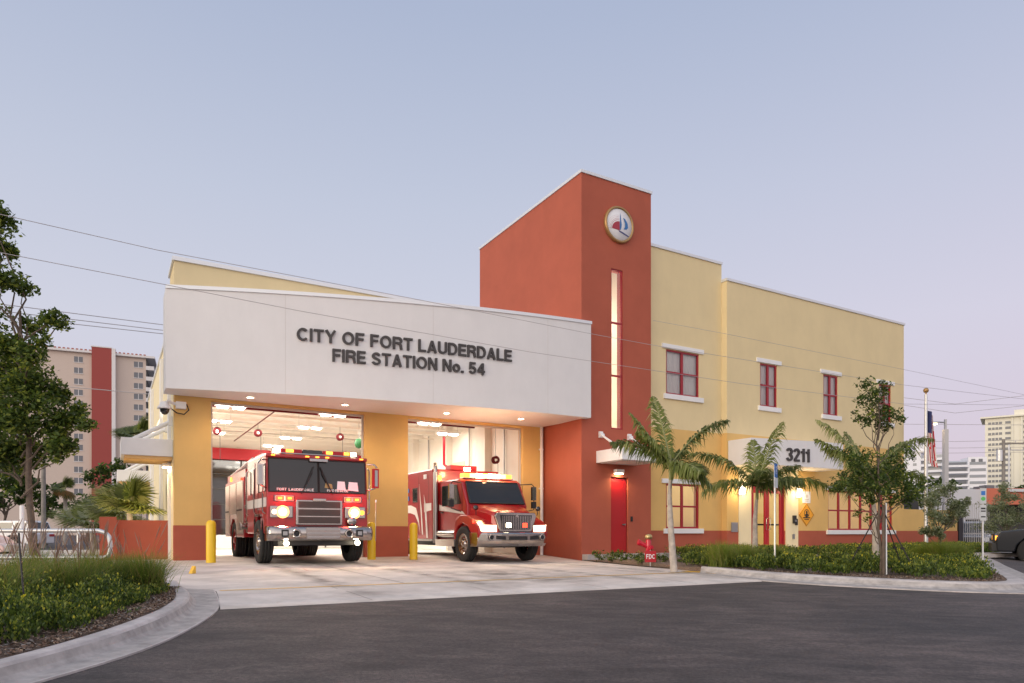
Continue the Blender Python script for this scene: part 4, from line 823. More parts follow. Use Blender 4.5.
# ------------------------------------------------------------------ ambulance
au, av = -2.93, -1.08; ax, ay = W(au, av)
AM = empty('ambulance', (ax, ay, .045), TH, label='red ambulance truck with white zigzag stripe and bright roof lights in the right bay', cat='ambulance')
mb = MB()   # hood and fenders
def loft(mb, secs, m):
    n = len(secs[0]); V = [p for s_ in secs for p in s_]
    mb.add(V, [(i*n + j, i*n + (j + 1) % n, (i + 1)*n + (j + 1) % n, (i + 1)*n + j) for i in range(len(secs) - 1) for j in range(n)] + [tuple(range(n))[::-1], tuple(range((len(secs) - 1)*n, len(secs)*n))], m, False)
def hsec(y, w, z0, z1, r=.12): return [(-w, y, z0), (w, y, z0), (w, y, z1 - r), (w - r*.5, y, z1 - r*.3), (w - r*1.6, y, z1), (0, y, z1 + .03), (-w + r*1.6, y, z1), (-w + r*.5, y, z1 - r*.3), (-w, y, z1 - r)]
loft(mb, [hsec(.14, .52, .80, 1.34), hsec(.3, .64, .8, 1.42), hsec(.7, .78, .8, 1.53), hsec(1.2, .92, .8, 1.62)], 'fire_red'); P(mb, 'hood', AM, bevel=.02)
for s in (-1, 1):
    mb = MB(); ar = [(y, z) for y, z in ((.16, .80), (.20, 1.02), (.45, 1.16), (.85, 1.30), (1.3, 1.32), (1.62, 1.2), (1.75, .8), (1.72, .60), (1.62, .60), (1.60, .82), (1.45, 1.0), (1.15, 1.08), (.85, 1.0), (.66, .82), (.62, .66), (.2, .66))]
    mb.prism(ar, 'x', min(s*.62, s*1.10), max(s*.62, s*1.10), 'fire_red'); P(mb, 'fender', AM, bevel=.03)
    mb = MB(); mb.prism([(.10, .90), (.42, .93), (.46, 1.06), (.13, 1.03)], 'x', min(s*.66, s*1.085), max(s*.66, s*1.085), 'head_soft'); 
    hs = [(s*.58, .10), (s*.98, .13), (s*1.09, .22)]
    mb = MB(); V = []
    for (x, y), z0, z1 in zip(hs, (.84, .84, .88, .92), (1.02, 1.03, 1.05, 1.06)): V += [(x, y, z0), (x, y, z1)]
    mb.add(V, [(0, 2, 3, 1), (2, 4, 5, 3)], 'head_soft'); P(mb, 'headlight', AM)
    mb = MB(); mb.box(s*.26 - .07, s*.26 + .07, -.0, .03, .96, 1.08, 'warn_white' if s < 0 else 'warn_red'); P(mb, 'grille_light', AM, bevel=.01)
    lamp('headlight_beam', 'SPOT', (s*.85, -.02, .95), 45, (1, .80, .55), AM, .08, 110, (0, -1, -.3))
mb = MB(); mb.cyl((-1.112, .42, 1.12), (-1.135, .42, 1.12), .05, 'warn_red'); P(mb, 'fender_light', AM)
mb = MB(); mb.prism([(-.60, 1.36), (.60, 1.36), (.66, 1.26), (.50, .84), (-.50, .84), (-.66, 1.26)], 'y', .05, .139, 'chrome'); g = P(mb, 'grille', AM, bevel=.02)
mb = MB(); mb.prism([(-.50, 1.30), (-.08, 1.30), (0, 1.22), (.08, 1.30), (.50, 1.30), (.42, .90), (-.42, .90)], 'y', .030, .049, 'dark_glass')
for k in range(17): x = -.44 + .88*k/16; mb.box(x - .009, x + .009, .015, .0301, .91, 1.27, 'chrome')
P(mb, 'grille_bars', g)
mb = MB(); mb.cyl((0, .02, 1.27), (0, 0, 1.27), .04, 'chrome'); P(mb, 'badge', g)
mb = MB(); sec = []
bpts = [(-1.12, .55), (-1.10, .22), (-.9, .04), (-.5, -.05), (0, -.07), (.5, -.05), (.9, .04), (1.10, .22), (1.12, .55)]
V = []
for x, y in bpts:
    for z, d in ((.44, .10), (.52, .02), (.60, .0), (.78, .0), (.82, .03), (.82, .14), (.44, .16)): V.append((x*(1 - d*.1), y + d, z))
mb.add(V, [(i*7 + j, (i + 1)*7 + j, (i + 1)*7 + (j + 1) % 7, i*7 + (j + 1) % 7) for i in range(8) for j in range(7)], 'chrome'); b_ = P(mb, 'front_bumper', AM, bevel=.01)
mb = MB(); mb.box(-.28, .28, -.085, -.04, .62, .72, 'black')
for s in (-1, 1):
    mb.prism([(s*.38, .62), (s*.66, .64), (s*.66, .74), (s*.38, .72)], 'y', -.055, -.02, 'black'); mb.cyl((s*.80, .03, .69), (s*.80, -.03, .69), .06, 'dark_glass'); mb.lathe([(.06, -.04), (.08, -.05), (.08, 0)], 'chrome', 16, (s*.80, .0, .69), 'y')
P(mb, 'bumper_vents', b_)
# cab
mb = MB(); mb.prism([(1.10, .62), (1.10, 1.60), (1.50, 2.30), (1.66, 2.37), (3.0, 2.38), (3.0, .62)], 'x', -.99, .99, 'fire_red'); P(mb, 'cab', AM, bevel=.05)
mb = MB(); V = [(-.90, 1.115, 1.64), (.90, 1.115, 1.64), (.85, 1.475, 2.27), (-.85, 1.475, 2.27)]; V = [(x, y - .02, z + .012) for x, y, z in V]; mb.quad(*V, 'tinted_glass'); wn = P(mb, 'windscreen', AM)
mb = MB()
for i in range(4): mb.tube([V[i], V[(i + 1) % 4]], .016, 'rubber', 6)
P(mb, 'window_seal', wn)
for s in (-1, 1):
    X = s*.994; a, b = min(X, X + s*.012), max(X, X + s*.012)
    mb = MB(); mb.prism([(1.45, 1.64), (1.72, 2.2), (2.75, 2.2), (2.75, 1.60)], 'x', a, b, 'tinted_glass'); P(mb, 'side_window', AM)
    mb = MB()
    for y in (1.38, 2.86): mb.box(min(X, X + s*.006), max(X, X + s*.006), y, y + .015, .75, 2.2, 'black')
    mb.box(min(X, X + s*.04), max(X, X + s*.04), 2.66, 2.8, 1.40, 1.44, 'black'); P(mb, 'door_line', AM)
    mb = MB(); mb.box(s*1.0 - .13, s*1.0 + .13, 1.65, 2.95, .42, .62, 'diamond_plate'); mb.cyl((s*1.0, 1.7, .78), (s*1.0, 2.9, .78), .12, 'chrome') if s < 0 else None; P(mb, 'running_board', AM)
    mb = MB(); mb.tube([(s*.96, 1.5, 2.24), (s*1.30, 1.35, 2.26), (s*1.36, 1.33, 2.2), (s*1.36, 1.33, 1.5), (s*1.0, 1.45, 1.42)], .016, 'black', 6); mb.box(s*1.36 - .07, s*1.36 + .07, 1.30, 1.38, 1.78, 2.18, 'chrome'); mb.box(s*1.36 - .07, s*1.36 + .07, 1.30, 1.38, 1.54, 1.74, 'black'); P(mb, 'mirror', AM)
    mb = MB(); mb.tube([(s*.98, .55, 1.30), (s*1.0, .52, 1.46)], .012, 'black', 5); mb.lathe([(.001, -.04), (.07, -.02), (.07, .03), (.001, .05)], 'dark_glass', 12, (s*1.0, .52, 1.50), 'y'); P(mb, 'fender_mirror', AM)
    wheel(AM, s*.98, 1.14, .50, .26, s, 'chrome', .0)
    wheel(AM, s*.98, 5.6, .50, .26, s, 'chrome')
mb = MB(); mb.box(-1.15, 1.15, 3.12, 7.4, .60, 2.76, 'fire_red'); bx = P(mb, 'box_body', AM, bevel=.035)
mb = MB(); mb.box(-1.16, 1.16, 3.10, 7.42, .56, .62, 'chrome'); mb.box(-.4, .4, .6, 7.2, .4, .6, 'black'); P(mb, 'lower_trim', AM)
# side graphics: wave stripe + zigzag, on the left side
X = -1.153
def sg(pts, m='white_paint', t=.006, nm='stripe'):
    mb = MB(); mb.prism(pts, 'x', X - t, X, m); P(mb, nm, bx)
sg([(7.3, 1.45), (4.9, 1.45), (4.5, 1.38), (4.22, 1.12), (4.08, .80), (4.2, 1.25), (4.42, 1.60), (4.85, 1.70), (7.3, 1.70)])
sg([(4.16, 2.35), (3.93, .75), (3.84, .75), (3.95, 1.5)])
sg([(3.78, 2.0), (3.58, .65), (3.46, .65), (3.60, 1.6)])
sg([(3.75, 1.45), (3.2, 1.50), (3.2, 1.72), (3.76, 1.72)])
X = -.996; sg([(2.95, 1.66), (1.7, 1.38), (1.2, 1.33), (1.35, 1.42), (2.95, 1.48)], nm='cab_stripe')
X = -1.106; 
for y, z0, z1, w in ((4.28, 1.78, 2.24, .40),):
    mb = MB(); mb.box(-1.17, -1.152, y, y + w, z0, z1, 'chrome'); mb.box(-1.174, -1.170, y + .04, y + w - .04, z0 + .05, z1 - .05, 'tinted_glass'); P(mb, 'box_window', bx)
for y in (4.2, 3.4): mb = MB(); mb.box(-1.154, -1.151, y, y + .015, .7, 2.6, 'black'); P(mb, 'locker_line', bx)
for y, z in ((5.1, 2.46), (3.55, 2.48)): mb = MB(); mb.box(-1.18, -1.152, y, y + .22, z, z + .14, 'sign_white'); P(mb, 'side_light', bx, .01)
for y in (5.0,): mb = MB(); mb.box(-1.17, -1.152, y, y + .5, 1.85, 2.0, 'sign_blue'); mb.box(-1.17, -1.152, y, y + .5, 2.12, 2.25, 'sign_blue'); P(mb, 'unit_plate', bx)
for s in (-1, 1): mb = MB(); mb.box(s*.95 - .09, s*.95 + .09, 3.09, 3.119, 2.42, 2.56, 'warn_amber'); P(mb, 'box_light', bx, .01)
mb = MB(); mb.cyl((-1.08, 3.06, .50), (-1.08, 3.06, 2.66), .075, 'steel'); mb.tube([(-1.08, 3.06, 2.6), (-1.08, 3.06, 2.80), (-1.08, 3.12, 2.92)], .06, 'chrome', 10); P(mb, 'exhaust_stack', AM)
mb = MB(); mb.box(-.55, .35, 3.1, 3.5, 2.76, 2.90, 'sign_red'); mb.box(-.1, .12, 3.08, 3.1, 2.74, 2.84, 'warn_white'); P(mb, 'rear_light_bar', AM, bevel=.02)
mb = MB(); mb.box(-.82, .82, 1.65, 1.95, 2.38, 2.42, 'steel')
for i, m in enumerate(('warn_amber', 'warn_bar', 'warn_white', 'warn_bar', 'warn_white', 'warn_white', 'warn_bar', 'warn_amber')): x = -.8 + i*.2; mb.box(x, x + .19, 1.66, 1.94, 2.42, 2.54, m)
P(mb, 'light_bar', AM, bevel=.015)
lamp('light_bar_glow', 'POINT', (0, 1.3, 2.75), 45, (1, .55, .25), AM, .1).data.specular_factor = 0

# ------------------------------------------------------------------ cars (local y forward from front, x width)
def car(name, loc, rz, paint, label, kind='suv', Lc=4.6, Wc=1.85, Hc=1.7, cat='car', grp=None, tail=False):
    e = empty(name, loc, rz, label=label, cat=cat, group=grp); h = Hc; L_ = Lc
    low, belt = .30, h*(.60 if paint != 'car_black' else .64); hood = belt*.93 if kind == 'suv' else belt*.88
    mb = MB(); arch = lambda c, r=.46: [(c + r*math.cos(a), max(low, .37 + r*math.sin(a))) for a in [math.radians(t) for t in range(180, -1, -30)]]
    low = .40 if paint == 'car_black' else low
    prof = [(0.02, low + .05), (0, hood*.75), (.12, hood*.93), (L_*.25, belt*.99), (L_*.98, belt), (L_, belt*.9), (L_, low + .05), (L_ - .06, low)] + arch(L_*.80)[::-1] + arch(L_*.19)[::-1] + [(.08, low)]
    mb.prism(prof, 'x', -Wc/2, Wc/2, paint); mb.build('body', e, bevel=.06)
    r0 = L_*.27; rE = L_*(.99 if kind == 'suv' else .86)
    g = [(r0, belt - .02), (r0 + L_*.13, h - .06), (r0 + L_*.18, h), (rE - L_*.08, h), (rE - L_*.03, h - .08), (rE, belt - .02)]
    mb = MB(); V = []
    for s in (-1, 1):
        for y, z in g: V.append((s*(Wc/2 - .04 - (.14 if z > belt + .1 else 0)), y, z))
    n = len(g); mb.add(V, [tuple(range(n)), tuple(range(n, 2*n))[::-1]] + [(i, n + i, n + (i + 1) % n, (i + 1) % n) for i in range(n)], paint); mb.build('roof', e, bevel=.04)
    for s in (-1, 1):
        for a, b in ((.17, .50), (.52, .80)) if kind != 'suv' else ((.15, .44), (.46, .70), (.72, .93)):
            def sp(t, z): 
                y = r0 + (rE - r0)*t; f = (z - belt)/(h - belt); return (s*(Wc/2 - .03 - .15*min(1, f + .05)), y, z)
            z0, z1 = belt + .04, h - .12; aa = a + (.04 if a < .2 else 0)
            mb = MB(); mb.quad(sp(a - .02 if a < .2 else a, z0), sp(b, z0), sp(b, z1), sp(aa + .03, z1), 'dark_glass'); mb.build('side_window', e)
        mb = MB(); mb.cyl((s*(Wc/2 - .3), -.01, hood*.76), (s*(Wc/2 - .3), .03, hood*.76), .12, 'sign_white' if paint != 'car_black' else 'window_dark'); mb.box(s*(Wc/2 - .12) - .05, s*(Wc/2 - .12) + .05, -.01, .1, hood*.7, hood*.82, 'marker' if paint == 'car_black' else 'chrome'); mb.build('headlight', e)
        mb = MB(); mb.box(s*(Wc/2 - .2) - .2, s*(Wc/2 - .2) + .2, L_ - .05, L_ + .015, belt*.74, belt*.88, 'tail_red'); mb.build('tail_light', e)
        mb = MB(); mb.box(s*(Wc/2 + .1) - .09, s*(Wc/2 + .1) + .09, r0 + .3, r0 + .42, belt, belt + .15, paint); mb.build('mirror', e, bevel=.02)
        for c in (.19, .80): wheel(e, s*(Wc/2 - (.12 if paint != 'car_black' else .06)), L_*c, .37 if paint != 'car_black' else .41, .24, s, 'steel')
    mb = MB(); mb.quad((-Wc/2 + .2, r0 + .03, belt + .06), (Wc/2 - .2, r0 + .03, belt + .06), (Wc/2 - .27, r0 + L_*.115, h - .1), (-Wc/2 + .27, r0 + L_*.115, h - .1), 'dark_glass'); mb.build('windscreen', e)
    mb = MB(); yb = rE + .012; mb.quad((Wc/2 - .2, yb - .01, belt + .06), (-Wc/2 + .2, yb - .01, belt + .06), (-Wc/2 + .27, rE - L_*.028, h - .1), (Wc/2 - .27, rE - L_*.028, h - .1), 'dark_glass'); mb.build('rear_window', e)
    mb = MB(); mb.box(-Wc/2 + .05, Wc/2 - .05, -.10, .05, low + .02, low + .25, 'black' if paint == 'car_black' else 'steel'); mb.box(-Wc/2 + .5, Wc/2 - .5, -.02, .01, hood*.62, hood*.88, 'black'); mb.build('front_bumper', e, bevel=.02)
    return e
# black off-roader at the right edge, nose to the left
bj = car('offroad_car', (at(994, 24.4), 24.4, -.27), -PI/2 - .56, 'car_black', 'black off-road car with its nose poking into view at the right edge', 'suv', 4.7, 1.95, 1.75, 'car')
bj.scale = (1.2, 1.2, 1.2)
car('parked_suv', (at(972, 36), 36, -.2), -.5, 'car_grey', 'grey car seen from behind with a red tail light, parked past the yard wall', 'suv', 4.6, 1.85, 1.65, 'car')
car('parked_van', (at(-40, 40), 40, -.1), -PI/2 - .08, 'car_white', 'white van parked behind the metal railing', 'suv', 5.0, 1.9, 1.62, 'van')
car('parked_car', (at(16, 24), 24, -.1), PI/2 + .25, 'car_pale', 'pale pink car at the left edge, in front of the white van', 'sedan', 4.4, 1.8, 1.15, 'car')

# ------------------------------------------------------------------ palms and trees
def frond(mb, base, az, el, length, droop, n=42, lw=.036, ll=.34, m='palm_green', twist=0):
    d = Vector((math.cos(az)*math.cos(el), math.sin(az)*math.cos(el), math.sin(el))); p = Vector(base); pts = [p.copy()]; dirs = [d.copy()]; st = length/n
    for i in range(n):
        d = (d + Vector((0, 0, -droop*st*(.25 + 1.1*i/n)))).normalized(); p = p + d*st; pts.append(p.copy()); dirs.append(d.copy())
    mb.tube(pts, [.022*(1 - .85*i/n) + .003 for i in range(n + 1)], 'crownshaft', 5)
    side = Vector((0, 0, 1)).cross(d if abs(d.z) < .95 else Vector((1, 0, 0))).normalized()
    for i in range(3, n + 1):
        t = i/n; q = pts[i]; dd = dirs[i]; sd_ = Vector((0, 0, 1)).cross(dd); sd_ = sd_.normalized() if sd_.length > .05 else side
        for s in (-1, 1):
            for kk in range(2):
                l = ll*math.sin(PI*min(1, .12 + t*.86))**.6*random.uniform(.8, 1.15); v = (sd_*s*.85 + dd*random.uniform(.35, .8) + Vector((0, 0, random.uniform(-.35, .45)))).normalized()
                b0_ = q - dd*st*.5*kk; mid = b0_ + v*l*.5 + Vector((0, 0, -l*.06)); tip = b0_ + v*l*.92 + Vector((0, 0, -l*random.uniform(.3, .85))); w = dd.cross(v).cross(v).normalized()*lw*.5
                mb.add([b0_ - w*.4, b0_ + w*.4, mid + w, mid - w, tip], [(0, 1, 2, 3), (3, 2, 4)], m if random.random() < .7 else random.choice(['palm_dark', 'palm_green', 'palm_pale']))
def palm(px_base, Y, ptsz, fronds, label, tr=.085, zb_=.08, ll=.34):
    x = at(px_base, Y); e = empty('palm_tree', (x, Y, zb_), label=label, cat='palm tree', group='feather palms in front of the station')
    mb = MB(); P_ = [(at(px, Y) - x, dy, z - zb_) for px, dy, z in ptsz]; n = len(P_); pts = []; rs = []
    K = 26
    for i in range(K + 1):
        t = i/K*(n - 1); j = min(int(t), n - 2); f = t - j; a, b = P_[j], P_[j + 1]; pts.append([a[k] + (b[k] - a[k])*f for k in range(3)]); zt_ = i/K; rs.append(tr*(1.25 - .75*zt_) * (1.04 if i % 2 else .97))
    mb.tube(pts, rs, 'palm_trunk', 12)
    mb.build('trunk', e); top = Vector(pts[-1])
    mb = MB(); mb.tube([top - Vector((0, 0, .08)), top + Vector((0, 0, .22)), top + Vector((0, 0, .45))], [tr*.62, tr*.55, tr*.22], 'crownshaft', 10)
    for k, (az, el, ln, dr, m) in enumerate(fronds): frond(mb, top + Vector((0, 0, .28 - .02*k)), math.radians(az), math.radians(el), ln, dr, m=m, ll=ll)
    mb.build('crown', e); return e
# fronds: azimuth (0=right, 90=away, 180=left, 270=toward), elevation, length, droop
palm(674, 14.6, [(674, 0, .05), (671, 0, .9), (669.5, 0, 1.6), (670.5, 0, 2.05)], [(115, 72, 1.6, .35, 'palm_green'), (172, 38, 1.35, .8, 'palm_dark'), (195, 50, 1.0, .6, 'palm_green'), (8, 54, 1.65, .75, 'palm_dark'), (25, 15, 1.0, 1.2, 'palm_dark'), (300, 12, .9, 1.4, 'palm_green'), (340, -5, .9, 1.2, 'palm_dark'), (160, 60, 1.5, .3, 'palm_green'), (60, 40, 1.1, .9, 'palm_green')],
     'slender feather palm beside the red hydrant in front of the tower', .062, ll=.46)
palm(756, 17.0, [(755, 0, .05), (755, 0, 1.2), (757, 0, 1.75)], [(20, 70, 1.75, .45, 'palm_green'), (165, 48, 1.9, .8, 'palm_dark'), (185, 18, 1.45, 1.0, 'palm_green'), (355, 22, 1.9, .75, 'palm_green'), (10, 42, 1.3, .8, 'palm_dark'), (260, 40, 1.1, 1.2, 'palm_dark'), (80, 70, 1.4, .4, 'palm_green'), (320, 30, 1.1, 1.1, 'palm_dark')],
     'feather palm in front of the entrance doors, left of the street number', .062, ll=.48)
palm(876, 16.4, [(876, 0, .05), (875, 0, 1.2), (872, 0, 1.85)], [(158, 62, 1.9, .55, 'palm_pale'), (140, 50, 1.4, .7, 'palm_pale'), (12, 55, 2.1, .85, 'palm_green'), (178, 10, .9, 1.0, 'palm_green'), (0, 25, 1.3, .9, 'palm_green'), (270, 35, 1.2, 1.1, 'palm_dark'), (90, 50, 1.3, .8, 'palm_green'), (220, 5, .9, 1.1, 'palm_dark'), (165, 55, 1.7, .6, 'palm_green'), (20, 60, 1.6, .8, 'palm_dark'), (130, 70, 1.5, .4, 'palm_green')],
     'feather palm behind the staked young tree, in front of the long window', .07, ll=.48)

def branch(mb, a, b, r0, r1, m='bark', wob=.12, n=5):
    a, b = Vector(a), Vector(b); L_ = (b - a).length; pts = [a]
    for i in range(1, n): pts.append(a.lerp(b, i/n) + Vector((random.uniform(-1, 1), random.uniform(-1, 1), random.uniform(-.5, .5)))*L_*wob*.4)
    pts.append(b); mb.tube(pts, [r0 + (r1 - r0)*i/n for i in range(n + 1)], m, 8)
def tree(name, px, Y, clumps_px, trunk_top_z, r, leaf, label, cat='tree', mats=('leaf_dark', 'leaf_mid', 'leaf_light'), probs=(.45, .4, .15), aspect=.5, group=None, zb_=0, dens=260, depth=.8, trunk_px=None, bark='bark', flat=.85, sub=6):
    """clumps_px: (px, py, radius_px, depth offset m)"""
    x = at(px, Y); e = empty(name, (x, Y, zb_), label=label, cat=cat, group=group); sc_ = Y/F; cl = []
    for cx, cy, rp_, dy in clumps_px:
        Yc = Y + dy; cl.append(((at(cx, Yc) - x, dy, H + (532 - cy)/F*Yc - zb_), rp_*sc_, int(dens*(rp_/14)**2)))
    mb = MB(); tx = at(trunk_px or px, Y) - x; top = Vector((tx, 0, trunk_top_z - zb_)); branch(mb, (0, 0, 0), top, r, r*.3, bark, .03, 8)
    for c, rr, n in cl:
        st_ = Vector((tx*.9, 0, max(.4, min(trunk_top_z - zb_, c[2] - .5)*random.uniform(.75, 1.0)))); branch(mb, st_, c, r*.32, r*.08, bark, .2)
    mb.build('trunk', e); crown('crown', cl, leaf, list(mats), list(probs), e, aspect, sub, flat); return e
tree('shade_tree', 32, 15.5, [(4, 215, 20, 0), (8, 248, 18, .4), (2, 285, 22, -.3), (24, 286, 13, .2), (52, 318, 14, 0), (38, 325, 15, .3), (62, 305+18, 10, 0), (14, 345, 24, 0), (36, 352, 20, -.6), (2, 372, 28, .5), (28, 385, 30, 0), (58, 392, 20, .3), (10, 415, 32, -.5), (48, 420, 28, 0), (74, 418, 18, .2), (88, 425, 12, 0), (30, 448, 28, .6), (62, 452, 20, -.3), (5, 452, 30, .2), (-25, 330, 34, .3), (-30, 400, 40, 0), (-20, 260, 26, 0), (-28, 450, 34, 0)], 5.8, .085, .105,
     'tall dark green shade tree filling the left edge, behind the railing', probs=(.3, .5, .2), dens=400, sub=11, trunk_px=20, aspect=.55)
tree('young_tree', 881, 13.7, [(866, 386, 11, 0), (884, 388, 11, .1), (864, 402, 12, -.1), (878, 404, 14, .2), (891, 412, 12, 0), (868, 419, 12, 0), (886, 423, 13, .2), (898, 418, 8, 0), (857, 416, 8, .1), (875, 394, 11, -.2), (878, 416, 12, .1), (850, 470, 19, .3), (865, 462, 18, -.3), (872, 480, 20, .1), (898, 474, 16, 0), (880, 470, 18, .2), (895, 462, 14, .3), (908, 452, 9, 0), (842, 485, 13, 0), (860, 488, 18, .2), (880, 490, 18, -.3), (900, 485, 17, .3), (915, 492, 13, 0), (925, 485, 8, .3), (890, 500, 12, 0), (870, 500, 10, 0), (905, 500, 12, .2), (858, 512, 6, 0), (868, 518, 5, 0), (848, 455, 9, 0)], 3.5, .032, .075,
     'young staked tree with an upper and a lower leaf mass in front of the wing', probs=(.5, .38, .12), dens=260, sub=9, trunk_px=878, zb_=.05, aspect=.42)
st = empty('tree_stakes', (at(881, 13.7), 13.7, .05), label='timber stake and black guy straps bracing the young tree', cat='tree stake')
mb = MB(); mb.cyl((.02, -.06, 0), (.02, -.06, 1.35), .032, 'bark', n=10); mb.cyl((.075, -.06, 0), (.07, -.06, 1.4), .014, 'sign_white', n=6); mb.build('stake', st)
for dx, dy in ((-.52, .1), (.50, .25), (.28, -.5)):
    mb = MB(); mb.tube([(0, 0, 1.32), (dx, dy, .28)], .012, 'strap_black', 5); mb.box(dx*.75 - .03, dx*.75 + .03, dy*.75 - .02, dy*.75 + .02, .50, .54, 'strap_black'); mb.build('strap', st)
sv = dict(mats=('silver_leaf', 'silver_dark', 'leaf_mid'), probs=(.6, .33, .07), aspect=.4)
tree('silver_shrub', 940, 19.5, [(928, 500, 12, 0), (940, 497, 14, .2), (955, 505, 13, 0), (930, 515, 14, -.2), (945, 518, 15, .3), (960, 512, 10, 0), (925, 530, 10, 0), (938, 532, 11, 0), (968, 502, 7, 0), (950, 488, 8, 0)], 1.0, .05, .085, 'silvery leaved shrub in front of the yard wall, beside the flagpole', 'shrub', dens=850, group='silver leaved shrubs', **sv)
tree('silver_shrub', 1006, 30, [(990, 505, 13, 0), (1005, 497, 14, .2), (1020, 502, 14, 0), (995, 520, 14, -.2), (1010, 520, 15, .3), (1026, 518, 14, 0), (985, 530, 10, 0), (1005, 536, 12, 0), (1003, 487, 8, 0), (1034, 505, 12, 0)], .8, .05, .10, 'silvery leaved shrub behind the black car, under the orange shop wall', 'shrub', dens=850, group='silver leaved shrubs', **sv)
tree('low_tree', 918, 33, [(905, 492, 9, 0), (915, 488, 10, .3), (927, 492, 9, 0), (920, 500, 10, 0), (907, 503, 8, 0), (935, 496, 8, .5)], 2.6, .08, .16, 'dark green round tree just past the end of the wing, behind the yard wall', dens=400, probs=(.7, .25, .05))
for k, (px, Y, cl, lab) in enumerate([(935, 120, [(918, 484, 6, 0), (928, 480, 7, 0), (938, 482, 7, 0), (950, 484, 7, 0), (958, 487, 5, 0)], 'dark green tree clump below the white condominium'), (1012, 110, [(990, 492, 5, 0), (1005, 489, 6, 0), (1018, 487, 6, 0), (1028, 489, 6, 0)], 'dark green tree top behind the orange shop roof')]):
    tree('far_tree', px, Y, cl, 4, .25, .8, lab, dens=200, probs=(.7, .28, .02), group='trees far behind on the right')
for k, (px, Y, cl, lab) in enumerate([(5, 42, [(-20, 470, 22, 0), (5, 475, 20, 0), (20, 490, 16, 0), (-5, 500, 20, 0), (28, 478, 12, 0)], 'broad dark tree behind the white van at the left edge'), (45, 46, [(35, 500, 13, 0), (50, 495, 12, 0), (44, 512, 11, 0), (56, 508, 9, 0), (38, 486, 9, 0)], 'low dark tree between the pale pole and the fan palm'),
        (105, 50, [(92, 478, 10, 0), (104, 470, 11, 0), (118, 466, 10, 0), (128, 474, 9, 0), (110, 484, 10, 0)], 'dark bushy tree in front of the red strip of the apartment block'), (88, 60, [(75, 505, 10, 0), (88, 500, 10, 0), (100, 508, 9, 0)], 'bluish green bush right of the short fan palm')]):
    tree('dense_tree', px, Y, cl, 2, .16, .28, lab, dens=480, probs=(.68, .28, .04), group='trees behind the car park on the left', bark='bark')
# fan palms
def fan_leaf(mb, base, az, el, stem, r, m, n=22):
    d = Vector((math.cos(az)*math.cos(el), math.sin(az)*math.cos(el), math.sin(el))); c = Vector(base) + d*stem; mb.tube([base, c], [.02, .012], 'crownshaft', 5)
    sd_ = Vector((0, 0, 1)).cross(d).normalized(); up = d.cross(sd_)
    for i in range(n):
        a = math.radians(-115 + 230*i/(n - 1)); v = (d*math.cos(a) + sd_*math.sin(a)).normalized(); l = r*(1 - .25*abs(a)/2)*random.uniform(.9, 1.05); w = d.cross(v) if abs(a) > .1 else sd_; w = v.cross(up).normalized()*r*.035
        mid = c + v*l*.55 + up*l*.08; tip = c + v*l - Vector((0, 0, l*.12)) ; mb.add([c, mid + w, tip, mid - w], [(0, 1, 2, 3)], m if random.random() < .8 else 'palm_dark')
def fan_palm(px, Y, zc, r, n, label, trunk=None, name='fan_palm', low=-25, hi=80, mm=('palm_green', 'palm_dark'), stem=.4, rt=.12):
    x = at(px, Y); e = empty(name, (x, Y, .05), label=label, cat='fan palm', group='fan palms on the left'); mb = MB(); mb.tube([(0, 0, 0), (.03, 0, zc*.5), (0, 0, zc)], [rt*1.2, rt, rt*.9], 'palm_trunk', 10); mb.build('trunk', e)
    mb = MB()
    for k in range(n): el = math.radians(low + (hi - low)*((k*.618) % 1)); m = 'palm_brown' if el < math.radians(-5) and low < 0 and random.random() < .6 else random.choice(mm); fan_leaf(mb, (0, 0, zc), k*2.4, el, stem, r, m)
    mb.build('crown', e)
fan_palm(65, 44, 3.5, .65, 46, 'short fan palm with brown lower leaves behind the railing', stem=.4, low=-55, hi=88)
fan_palm(139, 37, 5.7, .9, 44, 'fan palm standing behind the side awnings', stem=.7)
bx_, by_ = W(-12.1, 4.6); fan_palm(512 + F*bx_/by_, by_, 1.35, .85, 26, 'floodlit pale green fan palm in the planter beside the side wall', low=0, hi=85, mm=('palm_pale', 'palm_green'), stem=.5, rt=.08)
fan_palm(116, 21, 1.2, .85, 26, 'grey green fan palm behind the planter wall post', low=-5, hi=80, mm=('palm_green', 'silver_leaf'), stem=.5, rt=.08)
fan_palm(92, 22, .9, .9, 24, 'low spreading fan palm left of the planter wall', low=-5, hi=70, mm=('palm_green', 'silver_leaf'), stem=.6, rt=.08)
lamp('planter_light', 'SPOT', (*W(-12.1, 3.75), .5), 60, (1, .75, .42), None, .05, 110, (0, .5, 1))

